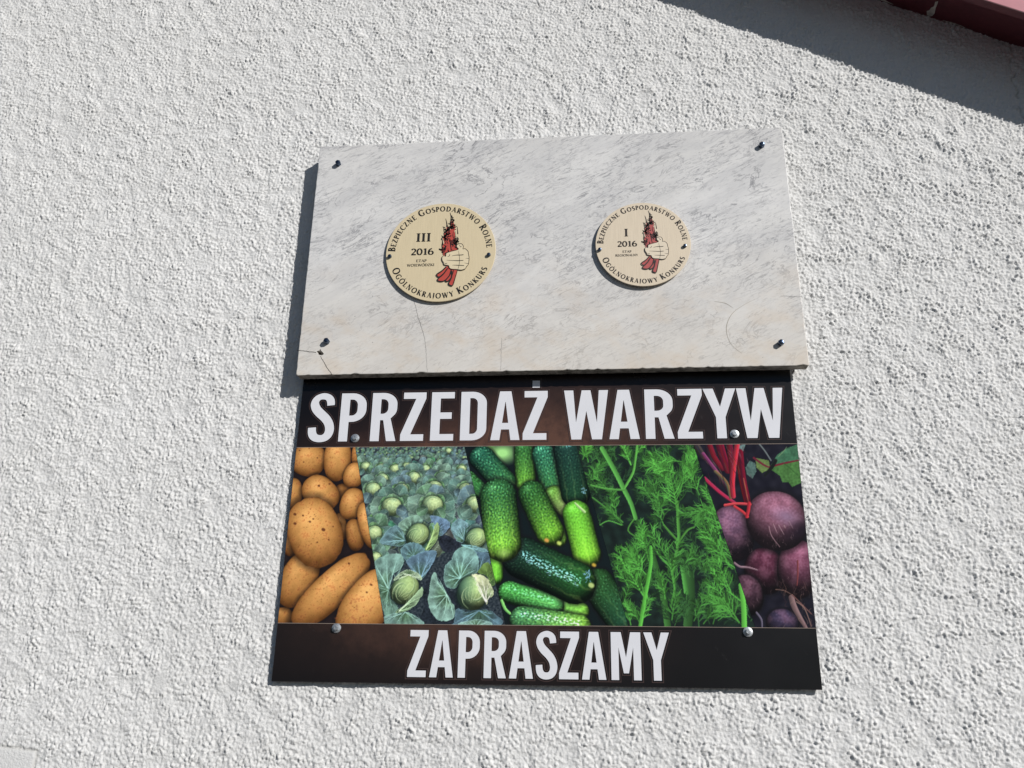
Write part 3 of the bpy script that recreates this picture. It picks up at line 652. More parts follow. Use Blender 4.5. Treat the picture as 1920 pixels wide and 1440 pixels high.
m = len(hole)
cxh, czh = sum(p[0] for p in hole) / m, sum(p[1] for p in hole) / m
g.v += [(p[0], 0.0, p[1]) for p in hole] + [(cxh + (p[0] - cxh) * 0.7, 0.016, czh + (p[1] - czh) * 0.7) for p in hole] + [(cxh, 0.016, czh)]
for i in range(m):
    j = (i + 1) % m
    g.f.append((b0 + i, b0 + j, b0 + m + j, b0 + m + i))
    g.f.append((b0 + m + i, b0 + m + j, b0 + 2 * m))
me = mesh(g.v, g.f)
bm = bmesh.new(); bm.from_mesh(me)
bmesh.ops.remove_doubles(bm, verts=bm.verts, dist=1e-6)
bmesh.ops.recalc_face_normals(bm, faces=bm.faces)
bm.to_mesh(me); bm.free()
me.materials.append(M_MARBLE); me.materials.append(M_STONECUT)
for p in me.polygons:
    if p.normal.z < -0.7:
        p.material_index = 1
slab = obj('slab', me, None, plaque)
for k, (pts, w) in enumerate(CRACK):
    pts = catmull(pts, 6)
    pts = [(a + rnd.uniform(-1, 1) * 0.0007, b + rnd.uniform(-1, 1) * 0.0005) for a, b in pts]
    Geo().stroke(pts, w, -0.0002, (0.8, 0.5 if k > 1 else 0.9), False).build('crack', M_CRACK if k < 2 else M_CRACK2, slab)
for pts in SCRATCH:
    Geo().stroke(pts, 0.0016, -0.0002, (0.2, 0.2)).build('rubbed_arc', M_SCRATCH, slab)
bolt_me = None
for k, (a, b) in enumerate(BOLT):
    rr = 0.0061
    if bolt_me is None:
        bolt_me = lathe([(rr * 1.02, -0.004), (rr * 1.02, 0.0080), (rr * 0.95, 0.0092), (rr * 0.80, 0.0100), (rr * 0.45, 0.0106), (rr * 0.2, 0.0107)], 6, 0.3)
        bolt_me.materials.append(M_BOLT)
    bo = obj('bolt', bolt_me, None, plaque, (a, 0, b))
    bo.rotation_euler = (0, rnd.uniform(0, 1), 0)

# ---------------------------------------------------------------- small serif lettering for the medallions
TH, TN = 0.17, 0.075
def sfont(ch):
    """strokes in a unit-high box: (points, width); returns (strokes, advance width)"""
    S = []
    def st(*p, w=TH):
        S.append((list(p), w))
    def serif(x, y, hw=0.15):
        S.append(([(x - hw, y), (x + hw, y)], 0.055))
    def arc(cx, cy, rx, ry, a0, a1, k=14, w=None):
        pts = [(cx + rx * math.cos(rad(a0 + (a1 - a0) * i / k)), cy + ry * math.sin(rad(a0 + (a1 - a0) * i / k))) for i in range(k + 1)]
        if w is None:
            for p, q_ in zip(pts[:-1], pts[1:]):
                dx, dy = abs(q_[0] - p[0]), abs(q_[1] - p[1])
                ww = TN + (TH - TN) * dy / max(1e-6, math.hypot(dx, dy))
                ex = ((q_[0] - p[0]) * 0.08, (q_[1] - p[1]) * 0.08)
                S.append(([(p[0] - ex[0], p[1] - ex[1]), (q_[0] + ex[0], q_[1] + ex[1])], ww))
        else:
            S.append((pts, w))
    def stem(x, top=True, bot=True, w=TH):
        st((x, 0), (x, 1), w=w)
        if bot: serif(x, 0.028)
        if top: serif(x, 0.972)
    base = {'Ó': 'O', 'Ż': 'Z'}.get(ch, ch)
    W = 0.7
    if base == 'I':
        stem(0.2); W = 0.4
    elif base == 'B':
        stem(0.17); arc(0.22, 0.745, 0.27, 0.22, 90, -90); arc(0.22, 0.28, 0.34, 0.245, 90, -90); W = 0.64
    elif base == 'E':
        stem(0.17)
        for y, x in ((0.965, 0.55), (0.5, 0.45), (0.035, 0.6)): st((0.17, y), (x, y), w=TN)
        st((0.54, 0.80), (0.54, 0.99), w=0.05); st((0.59, 0.01), (0.59, 0.22), w=0.05); W = 0.65
    elif base == 'Z':
        st((0.06, 0.965), (0.6, 0.965), w=TN); st((0.04, 0.035), (0.62, 0.035), w=TN); st((0.53, 0.97), (0.11, 0.03))
        st((0.08, 0.8), (0.08, 0.99), w=0.05); st((0.61, 0.01), (0.61, 0.22), w=0.05); W = 0.68
    elif base == 'P':
        stem(0.17); arc(0.22, 0.71, 0.32, 0.255, 90, -90); W = 0.6
    elif base == 'R':
        stem(0.17); arc(0.22, 0.73, 0.31, 0.235, 90, -90); st((0.3, 0.5), (0.66, 0.02)); serif(0.68, 0.028, 0.08); W = 0.74
    elif base == 'C':
        arc(0.45, 0.5, 0.38, 0.475, 50, 310); st((0.69, 0.72), (0.69, 0.97), w=0.05); W = 0.76
    elif base == 'G':
        arc(0.45, 0.5, 0.38, 0.475, 50, 300); st((0.69, 0.72), (0.69, 0.97), w=0.05); st((0.68, 0.06), (0.68, 0.43), w=0.14); serif(0.66, 0.43, 0.13); W = 0.84
    elif base == 'O':
        arc(0.46, 0.5, 0.38, 0.475, 0, 360, 24); W = 0.92
    elif base == 'Q':
        arc(0.46, 0.5, 0.38, 0.475, 0, 360, 24); W = 0.92
    elif base == 'D':
        stem(0.17); arc(0.25, 0.5, 0.5, 0.465, 90, -90, 18); W = 0.86
    elif base == 'N':
        stem(0.15, True, True, TN); stem(0.72, True, False, TN); st((0.15, 0.98), (0.72, 0.0)); W = 0.86
    elif base == 'S':
        arc(0.30, 0.735, 0.20, 0.235, 40, 230); arc(0.31, 0.255, 0.22, 0.235, 60, -140); st((0.16, 0.58), (0.46, 0.40)); W = 0.6
    elif base == 'A':
        st((0.1, 0.03), (0.40, 1.0), w=TN); st((0.38, 1.0), (0.69, 0.03)); st((0.2, 0.34), (0.58, 0.34), w=0.06); serif(0.1, 0.028, 0.1); serif(0.69, 0.028, 0.12); W = 0.8
    elif base == 'T':
        st((0.36, 0), (0.36, 1)); st((0.04, 0.965), (0.68, 0.965), w=TN); serif(0.36, 0.028); st((0.05, 0.8), (0.05, 0.99), w=0.05); st((0.67, 0.8), (0.67, 0.99), w=0.05); W = 0.72
    elif base == 'W':
        st((0.08, 0.98), (0.32, 0.0)); st((0.32, 0.0), (0.52, 0.95), w=TN); st((0.50, 0.98), (0.75, 0.0)); st((0.75, 0.0), (0.98, 0.98), w=TN)
        serif(0.1, 0.972, 0.12); serif(0.96, 0.972, 0.1); serif(0.5, 0.972, 0.1); W = 1.06
    elif base == 'L':
        stem(0.17); st((0.17, 0.035), (0.58, 0.035), w=TN); st((0.58, 0.01), (0.58, 0.25), w=0.05); W = 0.62
    elif base == 'K':
        stem(0.17); st((0.22, 0.45), (0.6, 0.98), w=TN); st((0.3, 0.55), (0.68, 0.02)); serif(0.6, 0.972, 0.1); serif(0.69, 0.028, 0.09); W = 0.76
    elif base == 'J':
        st((0.22, 0.1), (0.22, 1)); serif(0.22, 0.972); arc(0.08, 0.0, 0.14, 0.2, 40, -60, 6, TN); W = 0.42
    elif base == 'Y':
        st((0.08, 0.98), (0.37, 0.45)); st((0.37, 0.45), (0.64, 0.98), w=TN); st((0.37, 0), (0.37, 0.5)); serif(0.37, 0.028); serif(0.08, 0.972, 0.1); serif(0.64, 0.972, 0.1); W = 0.74
    elif base == 'U':
        st((0.16, 0.3), (0.16, 1)); serif(0.16, 0.972); st((0.65, 0.3), (0.65, 1), w=TN); serif(0.65, 0.972, 0.11); arc(0.405, 0.3, 0.245, 0.27, 180, 360); W = 0.8
    elif base == '2':
        arc(0.30, 0.72, 0.21, 0.25, 160, -35); st((0.49, 0.60), (0.10, 0.07), w=0.12); st((0.06, 0.07), (0.58, 0.07), w=0.14); W = 0.64
    elif base == '0':
        arc(0.33, 0.5, 0.25, 0.47, 0, 360, 24); W = 0.66
    elif base == '1':
        st((0.32, 0), (0.32, 1), w=0.19); serif(0.32, 0.028, 0.2); st((0.12, 0.86), (0.34, 0.97), w=0.08); W = 0.6
    elif base == '6':
        arc(0.33, 0.30, 0.24, 0.27, 0, 360, 22); arc(0.52, 0.42, 0.44, 0.55, 100, 190, 10); W = 0.66
    if ch == 'Ó':
        st((0.44, 1.08), (0.58, 1.28), w=0.09)
    return S, W

def text_arc(geo, s, rmid, a_start, a_end, hcap, hbig, inward, y, bold=1.0):
    """capitals written with a larger first letter per word, along an arc (degrees, anticlockwise from +x)"""
    first, items = True, []
    for ch in s:
        if ch == ' ':
            items.append((None, hcap * 0.42, 0)); first = True; continue
        hh = hbig if first else hcap
        S, W = sfont(ch)
        items.append((S, W * hh, hh)); first = False
    total = sum(i[1] for i in items)
    span = a_end - a_start
    pos_ = 0.0
    rb = rmid - hcap / 2 if not inward else rmid + hcap / 2
    for S, w, hh in items:
        am = rad(a_start + span * (pos_ + w / 2) / total)
        pos_ += w
        if S is None:
            continue
        if not inward:
            ux = (math.sin(am), -math.cos(am)); uy = (math.cos(am), math.sin(am))
        else:
            ux = (-math.sin(am), math.cos(am)); uy = (-math.cos(am), -math.sin(am))
        ox, oy = rb * math.cos(am), rb * math.sin(am)
        for pts, sw_ in S:
            P = [(ox + ux[0] * (p[0] * hh - w / 2) + uy[0] * p[1] * hh, oy + ux[1] * (p[0] * hh - w / 2) + uy[1] * p[1] * hh) for p in pts]
            geo.stroke(P, sw_ * hh * bold, y, (1, 1), False)

def text_line(geo, s, cx, cy, h, width, y, bold=1.0):
    items = [sfont(ch) for ch in s]
    total = sum(w for _, w in items)
    kx = width / total
    x = cx - width / 2
    for S, w in items:
        for pts, sw_ in S:
            geo.stroke([(x + p[0] * kx, cy - h / 2 + p[1] * h) for p in pts], sw_ * (kx + h) / 2 * bold, y, (1, 1), False)
        x += w * kx

# ---------------------------------------------------------------- award medallions
def medallion(k, label):
    mx, mz, R = MED[k]
    y_f = (-0.0520, -0.0535)[k]
    root = empty('award_medallion', (mx, y_f, mz))
    tag(root, label, 'medallion', 'round award medallions on the marble slab')
    N = 96
    disc = lathe([(R * 0.995, -0.0024), (R, -0.002), (R, -0.0004), (R * 0.996, 0.0)], N)
    bm = bmesh.new(); bm.from_mesh(disc); bmesh.ops.recalc_face_normals(bm, faces=bm.faces); bm.to_mesh(disc); bm.free()
    obj('disc', disc, M_GOLD[k], root)
    e = 0.00022
    ink, red, hnd = M_INK[k], M_RED[k], M_HAND[k]
    sc = lambda pts: [(p[0] * R, p[1] * R) for p in pts]
    g = Geo()
    text_arc(g, 'BEZPIECZNE GOSPODARSTWO ROLNE', 0.885 * R, 179, 3, 0.102 * R, 0.132 * R, False, -e, 1.3)
    g.build('upper_lettering', ink, root)
    g = Geo()
    text_arc(g, 'OGÓLNOKRAJOWY KONKURS', 0.885 * R, 200.5, 337.5, 0.102 * R, 0.132 * R, True, -e, 1.3)
    g.build('lower_lettering', ink, root)
    g = Geo()
    if k == 0:
        text_line(g, 'III', -0.325 * R, 0.30 * R, 0.17 * R, 0.285 * R, -e, 1.25)
    else:
        text_line(g, 'I', -0.344 * R, 0.278 * R, 0.18 * R, 0.095 * R, -e, 1.3)
    g.build('roman_numeral', ink, root)
    g = Geo(); text_line(g, '2016', -0.333 * R, 0.006 * R, 0.13 * R, 0.42 * R, -e, 1.25); g.build('year', ink, root)
    g = Geo()
    text_line(g, 'ETAP', -0.342 * R, -0.178 * R, 0.05 * R, 0.19 * R, -e, 1.2)
    text_line(g, 'WOJEWÓDZKI' if k == 0 else 'REGIONALNY', -0.35 * R, -0.265 * R, 0.05 * R, 0.5 * R if k == 0 else 0.48 * R, -e, 1.2)
    g.build('stage_lettering', ink, root)
    # emblem: burning sheaf in a fist
    fl = Geo().fill([sc(FLAME)], -e).build('flame', red, root)
    g = Geo()
    for pts, w in ETIP:
        g.stroke(sc(pts), w * R, -2 * e, (0.25, 0.7))
    rr = random.Random(5)
    for x, y, cnt in ESCR:
        for _ in range(int(cnt * 1.3)):
            px, py = x + rr.gauss(0, 0.028), y + rr.gauss(0, 0.04)
            a = rad(rr.choice((70, 95, 120, 40, 150)) + rr.uniform(-15, 15))
            L = rr.uniform(0.03, 0.075)
            b_ = rr.uniform(-0.02, 0.02)
            pts = [(px, py), (px + math.cos(a) * L / 2 + b_, py + math.sin(a) * L / 2), (px + math.cos(a) * L, py + math.sin(a) * L)]
            g.stroke(sc(pts), rr.uniform(0.010, 0.022) * R, -2 * e, (0.8, 0.2))
    g.build('flame_outline', ink, fl)
    gc, go = Geo(), Geo()
    for i, p in enumerate(CLOTH):
        sm = sc(catmull(p, 4, True))
        gc.fill([sm], -(2 + i) * e)
        go.stroke(sm[4:] , 0.022 * R, -(7 + 0.1 * i) * e, (0.4, 1.0), False)
    sb = gc.build('stalk_bundle', red, root)
    go.build('stalk_outline', ink, sb)
    hs = sc(catmull(HAND, 3, True))
    fi = Geo().fill([hs], -7.6 * e).build('fist', hnd, root)
    g = Geo().stroke(hs + hs[:1], 0.011 * R, -8.2 * e, (1, 1), False)
    for pts, w in ELINE:
        g.stroke(sc(pts), w * R, -8.2 * e, (0.3, 0.9))
    g.build('fist_outline', ink, fi)
    for a, b in MSCREW[k]:
        r_ = 0.0042 if k == 0 else 0.0038
        s_ = obj('screw', lathe([(r_, -0.006), (r_, 0.0042), (r_ * 0.85, 0.0052), (r_ * 0.45, 0.0057)], 12, 0.2), M_BOLT, root, (a * R, 0, b * R))
    return root
medallion(0, 'larger gold medallion numbered III on the left of the slab')
medallion(1, 'smaller pale gold medallion numbered I on the right of the slab')

# ---------------------------------------------------------------- vegetable sign
gx, gz, grot, h0, h1, h2, ht = SIGN
sign = empty('vegetable_sign', (gx, -0.013, gz), -grot)
tag(sign, 'dark brown printed vegetable board screwed below the marble slab', 'sign')
TOP = ht + 0.07          # runs up behind the slab
me = bpy.data.meshes.new('panel')
bm = bmesh.new()
bmesh.ops.create_cube(bm, size=1.0)
for v_ in bm.verts:
    v_.co = Vector((v_.co.x * 1.0, 0.0015 + v_.co.y * 0.003, (TOP + h2) / 2 + v_.co.z * (TOP - h2)))
bmesh.ops.bevel(bm, geom=list(bm.edges), offset=0.0004, segments=1, affect='EDGES')
bm.to_mesh(me); bm.free()
me.materials.append(M_BROWN); me.materials.append(M_EDGE)
for p in me.polygons:
    p.material_index = 0 if p.normal.y < -0.9 else 1
panel = obj('panel', me, None, sign)

# -- big condensed capitals
def arc_pts(cx, cy, rx, ry, a0, a1, k=8):
    return [(cx + rx * math.cos(rad(a0 + (a1 - a0) * i / k)), cy + ry * math.sin(rad(a0 + (a1 - a0) * i / k))) for i in range(k + 1)]
def glyph(ch, W, H, s, b):
    """contours (first is the outside, the others are holes) of a bold condensed capital; s stem, b bar"""
    if ch == 'E':
        return [[[(0, 0), (W, 0), (W, b), (s, b), (s, H / 2 - b / 2 + .01 * H), (W * .9, H / 2 - b / 2 + .01 * H), (W * .9, H / 2 + b / 2 + .01 * H), (s, H / 2 + b / 2 + .01 * H), (s, H - b), (W, H - b), (W, H), (0, H)]]]
    if ch in 'ZŻ':
        t_ = .13 * H
        z = [[(0, 0), (W * .95, 0), (W * .95, b), (s * 1.1, b), (W, H - t_), (W, H), (W * .06, H), (W * .06, H - b), (W - s * 1.12, H - b), (0, t_)]]
        out = [z]
        if ch == 'Ż':
            d = .0152
            cx = W * .5 + .0015
            out.append([[(cx - d / 2, H * 1.07), (cx + d / 2, H * 1.07), (cx + d / 2, H * 1.07 + d), (cx - d / 2, H * 1.07 + d)]])
        return out
    if ch == 'A':
        sl = W * .5 - .62 * s
        o = [(0, 0), (s * .98, 0)]
        xi = lambda y: s * .98 + (W * .5 - s * .98) * (y / (H * .80))
        ya, yb = H * .215, H * .215 + b
        o += [(xi(ya), ya), (W - xi(ya), ya), (W - s * .98, 0), (W, 0), (W - sl, H), (sl, H)]
        hol = [(xi(yb), yb), (W - xi(yb), yb), (W / 2 + .006 * W, H * .78), (W / 2 - .006 * W, H * .78)]
        return [[o, hol]]
    if ch == 'Y':
        c_, hy = W / 2, H * .42
        return [[[(c_ - s / 2, 0), (c_ + s / 2, 0), (c_ + s / 2, hy), (W, H), (W - s * 1.08, H), (c_, H * .63), (s * 1.08, H), (0, H), (c_ - s / 2, hy)]]]
    if ch == 'M':
        c_ = W / 2
        return [[[(0, 0), (s, 0), (s, H * .68), (c_ - .085 * W, H * .14), (c_ + .085 * W, H * .14), (W - s, H * .68), (W - s, 0), (W, 0), (W, H), (W - s * 1.35, H), (c_, H * .47), (s * 1.35, H), (0, H)]]]
    if ch == 'W':
        q1, q2 = W * .275, W * .725
        w_ = s * .5
        return [[[(q1 - w_ * 1.1, 0), (q1 + w_ * 1.0, 0), (W / 2, H * .575), (q2 - w_ * 1.0, 0), (q2 + w_ * 1.1, 0), (W, H), (W - s, H), (q2 + .01 * W, H * .34), (W / 2 + w_ * .95, H), (W / 2 - w_ * .95, H), (q1 - .01 * W, H * .34), (s, H), (0, H)]]]
    if ch == 'D':
        rx, ry = W * .55, H * .24
        o = [(0, 0)] + arc_pts(W - rx, ry, rx, ry, -90, 0) + arc_pts(W - rx, H - ry, rx, ry, 0, 90) + [(0, H)]
        rx2, ry2 = max(rx - s, .004), max(ry - b, .004)
        i_ = [(s, b)] + arc_pts(W - s - rx2, b + ry2, rx2, ry2, -90, 0) + arc_pts(W - s - rx2, H - b - ry2, rx2, ry2, 0, 90) + [(s, H - b)]
        return [[o, i_]]
    if ch in 'PR':
        y0 = H * (.40 if ch == 'P' else .43)
        rx, ry = W * .56, (H - y0) * .42
        R_ = W if ch == 'P' else W * .99
        ri, rj = max(rx - s, .003), max(ry - b, .003)
        hol = [(s, y0 + b)] + arc_pts(R_ - s - ri, y0 + b + rj, ri, rj, -90, 0) + arc_pts(R_ - s - ri, H - b - rj, ri, rj, 0, 90) + [(s, H - b)]
        up_ = arc_pts(R_ - rx, H - ry, rx, ry, 0, 90) + [(0, H)]
        if ch == 'P':
            o = [(0, 0), (s, 0), (s, y0)] + arc_pts(R_ - rx, y0 + ry, rx, ry, -90, 0) + up_
        else:
            o = [(0, 0), (s, 0), (s, y0), (W * .47, y0), (W - s * 1.04, 0), (W, 0), (W * .755, y0 + .035 * H)] + arc_pts(R_ - rx, y0 + ry, rx, ry, -32, 0) + up_
        return [[o, hol]]
    if ch == 'S':
        run1 = [(305, 318), (303, 275), (290, 225), (250, 178), (180, 155), (105, 178), (60, 225), (38, 290), (42, 345), (65, 405), (110, 465), (165, 520), (205, 575), (222, 635), (218, 685), (200, 712), (172, 718), (142, 708), (125, 670), (120, 615)]
        run2 = [(33, 622), (36, 690), (55, 750), (100, 795), (170, 812), (245, 795), (295, 745), (318, 675), (318, 610), (300, 540), (262, 470), (205, 405), (155, 350), (130, 300), (128, 270), (145, 245), (175, 240), (205, 252), (218, 290), (222, 327)]
        pts = catmull(run1, 3) + catmull(run2, 3)
        return [[[((x - 32) / 288 * W, ((812 - y) / 657 * 1.024 - .012) * H) for x, y in pts]]]

def area(l):
    return sum(a[0] * b_[1] - b_[0] * a[1] for a, b_ in zip(l, l[1:] + l[:1])) / 2
def offset(l, d):
    """push a contour outwards by d"""
    l = [p for i, p in enumerate(l) if math.hypot(p[0] - l[i - 1][0], p[1] - l[i - 1][1]) > 1e-5]
    sgn = 1 if area(l) > 0 else -1
    out = []
    n_ = len(l)
    for i in range(n_):
        p, a, c_ = l[i], l[i - 1], l[(i + 1) % n_]
        e1 = Vector((p[0] - a[0], p[1] - a[1])).normalized()
        e2 = Vector((c_[0] - p[0], c_[1] - p[1])).normalized()
        n1, n2 = Vector((e1.y, -e1.x)) * sgn, Vector((e2.y, -e2.x)) * sgn
        m_ = n1 + n2
        k_ = min(1.6, 2 / max(m_.length_squared, 1e-4))
        out.append((p[0] + m_.x * d * k_, p[1] + m_.y * d * k_))
    return out
def ring(g, l, d0, d1, y):
    A_, B_ = offset(l, d0), offset(l, d1)
    b0 = len(g.v)
    n_ = len(A_)
    g.v += [(p[0], y, p[1]) for p in A_] + [(p[0], y, p[1]) for p in B_]
    for i in range(n_):
        j = (i + 1) % n_
        f = (b0 + i, b0 + j, b0 + n_ + j, b0 + n_ + i)
        g.f.append(f if area(l) < 0 else f[::-1])

def write_line(items, base, H, s, b):
    for k, (ch, x0, x1) in enumerate(items):
        cons = glyph(ch, x1 - x0, H, s, b)
        lo = Vector((x0, -0.0006, base))
        g, go = Geo(), Geo()
        for loops in cons:
            g.fill(loops, 0.0)
            ring(go, loops[0], 0.0026, 0.0040, 0.0002 + 0.00001 * (k % 5))
            for hl in loops[1:]:
                if len(hl) > 6:
                    ring(go, hl, -0.0022, -0.0034, 0.0002)
        o = g.build('letter', M_WHITE, sign, lo)
        go.build('letter_outline', M_HALO, o)
write_line(L1, 0.2128, 0.1040, 0.0187, 0.0138)
write_line(L2, -0.2401, 0.0834, 0.0136, 0.0115)

# -- artwork of the printed photographs, painted into an array (2 dots per mm of the board), display colours 0-255
K = 2.0
PW, PH = int(1000 * K), int((h0 - h1) * 1000 * K) + 1
art = np.zeros((PH, PW, 3))
pr = random.Random(21)
prs = np.random.RandomState(5)
def soft_noise(lo, hi, seed):
    r_ = np.random.RandomState(seed)
    F = np.fft.rfft2(r_.standard_normal((PH, PW)))
    ky = np.fft.fftfreq(PH, 1 / K)[:, None]; kx = np.fft.rfftfreq(PW, 1 / K)[None, :]
    k = np.sqrt(kx ** 2 + ky ** 2)
    f = np.exp(-(np.log(np.maximum(k, 1e-6) * math.sqrt(lo * hi)) / math.log(math.sqrt(hi / lo)) / 0.9) ** 2)
    o = np.fft.irfft2(F * f, s=(PH, PW))
    return o / o.std()
NA = soft_noise(1.5, 4, 1)      # speckle
NB = soft_noise(4, 14, 2)       # mottling
NC = soft_noise(15, 60, 3)      # broad
ND = soft_noise(3.0, 6.5, 9)    # warts
def box(u0, v0, u1, v1):
    a, b = max(0, int(u0 * K)), min(PW, int(u1 * K) + 2)
    c, d = max(0, int(v0 * K)), min(PH, int(v1 * K) + 2)
    if b <= a or d <= c:
        return None
    Y, X = np.mgrid[c:d, a:b]
    return slice(c, d), slice(a, b), X / K, Y / K
def put(sl, colr, al):
    ys, xs_ = sl
    art[ys, xs_] += (colr - art[ys, xs_]) * al[..., None]
def ellipse(u, v, a, b, deg, e=2.2):
    """returns slices, normalised local coordinates, r and the ellipsoid normal"""
    m = max(a, b) * 1.15 + 2
    q = box(u - m, v - m, u + m, v + m)
    if q is None:
        return None
    ys, xs_, X, Y = q
    c_, s_ = math.cos(rad(deg)), math.sin(rad(deg))
    x, y = ((X - u) * c_ + (Y - v) * s_) / a, (-(X - u) * s_ + (Y - v) * c_) / b
    r = (np.abs(x) ** e + np.abs(y) ** e) ** (1 / e)
    nzv = np.sqrt(np.clip(1 - np.minimum(r, 1) ** 2, 0, 1))
    nxw, nyw = (x * c_ - y * s_ * 1), (x * s_ + y * c_)
    return (ys, xs_), x, y, r, (nxw, nyw, nzv), min(a, b)
def lam(nrm, L):
    l_ = np.array(L, float); l_ /= np.linalg.norm(l_)
    nn = np.sqrt(nrm[0] ** 2 + nrm[1] ** 2 + nrm[2] ** 2) + 1e-6
    return np.clip((nrm[0] * l_[0] + nrm[1] * l_[1] + nrm[2] * l_[2]) / nn, 0, 1)
def edge(r, size, soft=0.6):
    return np.clip((1 - r) * size / soft + 0.5, 0, 1)
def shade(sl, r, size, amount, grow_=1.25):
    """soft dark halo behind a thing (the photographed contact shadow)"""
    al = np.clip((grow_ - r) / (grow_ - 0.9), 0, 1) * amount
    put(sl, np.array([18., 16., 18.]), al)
def pstroke(pts, w, colr, taper=(1, 1), soft=0.5, alpha=1.0, light=0.0):
    P = catmull(pts, 4) if len(pts) > 2 else pts
    n_ = len(P) - 1
    us, vs_ = [p[0] for p in P], [p[1] for p in P]
    q = box(min(us) - w - 1, min(vs_) - w - 1, max(us) + w + 1, max(vs_) + w + 1)
    if q is None:
        return
    ys, xs_, X, Y = q
    best = np.full(X.shape, 99.0); side = np.zeros(X.shape); hwb = np.full(X.shape, 1e-3)
    for i in range(n_):
        (ax, ay), (bx, by) = P[i], P[i + 1]
        dx, dy = bx - ax, by - ay
        L2 = dx * dx + dy * dy + 1e-9
        t_ = np.clip(((X - ax) * dx + (Y - ay) * dy) / L2, 0, 1)
        s_ = (i + t_) / n_
        hw = w / 2 * np.where(s_ < .5, taper[0] + (1 - taper[0]) * s_ * 2, 1 + (taper[1] - 1) * (s_ - .5) * 2)
        d = np.hypot(X - ax - t_ * dx, Y - ay - t_ * dy) - hw
        m_ = d < best
        best = np.where(m_, d, best)
        if light:
            cr = ((X - ax) * dy - (Y - ay) * dx) / math.sqrt(L2)
            side = np.where(m_, cr / np.maximum(hw, .2), side)
    al = np.clip(0.5 - best / soft, 0, 1) * alpha
    c_ = np.array(colr, float)
    if light:
        c_ = np.clip(c_ * (1 + light * np.clip(side, -1, 1))[..., None], 0, 255)
    put((ys, xs_), c_, al)
def ppoly(pts, colr, soft=0.0, tex=0.0, alpha=1.0):
    us, vs_ = [p[0] for p in pts], [p[1] for p in pts]
    q = box(min(us) - 1, min(vs_) - 1, max(us) + 1, max(vs_) + 1)
    if q is None:
        return
    ys, xs_, X, Y = q
    m_ = inside(pts, X, Y).astype(float)
    c_ = np.array(colr, float) * (1 + tex * NB[ys, xs_][..., None] + tex * NC[ys, xs_][..., None])
    put((ys, xs_), np.clip(c_, 0, 255), m_ * alpha)
def region(l, r_):
    Y, X = np.mgrid[0:PH, 0:PW] / K
    return (X >= xat(l, Y)) & (X < xat(r_, Y))
def xat(e, v):
    (u0, v0), (u1, v1) = e
    return u0 + (u1 - u0) * (v - v0) / (v1 - v0)
HS = (h0 - h1) * 1000.0
EDG = [[(-5, 0), (-5, HS)]] + DIV + [[(1005, 0), (1005, HS)]]
final = np.zeros_like(art)
def flush(k):
    m_ = region(EDG[k], EDG[k + 1])
    final[m_] = art[m_]

# potatoes
art[:] = (38, 29, 31)
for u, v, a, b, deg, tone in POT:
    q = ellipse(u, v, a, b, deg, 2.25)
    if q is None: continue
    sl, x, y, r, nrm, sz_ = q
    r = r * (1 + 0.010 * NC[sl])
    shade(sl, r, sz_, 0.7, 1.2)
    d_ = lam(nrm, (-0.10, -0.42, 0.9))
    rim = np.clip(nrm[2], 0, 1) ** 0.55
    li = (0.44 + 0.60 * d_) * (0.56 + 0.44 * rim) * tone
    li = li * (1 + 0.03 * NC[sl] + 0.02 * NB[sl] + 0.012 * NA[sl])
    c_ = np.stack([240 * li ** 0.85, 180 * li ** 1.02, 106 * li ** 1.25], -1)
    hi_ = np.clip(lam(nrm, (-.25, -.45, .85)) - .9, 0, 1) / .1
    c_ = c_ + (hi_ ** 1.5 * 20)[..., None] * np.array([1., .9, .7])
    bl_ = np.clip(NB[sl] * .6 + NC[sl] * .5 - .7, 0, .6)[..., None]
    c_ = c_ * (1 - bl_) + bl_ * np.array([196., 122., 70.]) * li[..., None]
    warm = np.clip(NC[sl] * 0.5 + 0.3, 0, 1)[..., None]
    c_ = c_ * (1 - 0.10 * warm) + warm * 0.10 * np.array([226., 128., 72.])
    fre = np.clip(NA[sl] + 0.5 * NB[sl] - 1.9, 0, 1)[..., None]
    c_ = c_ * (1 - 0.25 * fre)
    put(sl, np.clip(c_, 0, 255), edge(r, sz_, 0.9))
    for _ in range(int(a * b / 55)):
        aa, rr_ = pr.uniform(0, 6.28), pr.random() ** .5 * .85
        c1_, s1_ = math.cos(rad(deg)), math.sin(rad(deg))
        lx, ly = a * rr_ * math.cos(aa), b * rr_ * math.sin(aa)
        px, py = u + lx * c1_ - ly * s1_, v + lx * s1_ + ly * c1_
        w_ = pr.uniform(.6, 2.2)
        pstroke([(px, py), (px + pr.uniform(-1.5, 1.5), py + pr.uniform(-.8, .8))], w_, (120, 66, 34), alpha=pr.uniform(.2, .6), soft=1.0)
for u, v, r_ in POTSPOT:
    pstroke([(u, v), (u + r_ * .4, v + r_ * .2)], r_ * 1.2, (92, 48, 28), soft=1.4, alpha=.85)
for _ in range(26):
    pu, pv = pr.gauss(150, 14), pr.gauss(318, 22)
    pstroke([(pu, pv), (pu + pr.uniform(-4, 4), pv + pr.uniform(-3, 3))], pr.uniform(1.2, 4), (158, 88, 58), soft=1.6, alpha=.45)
flush(0)

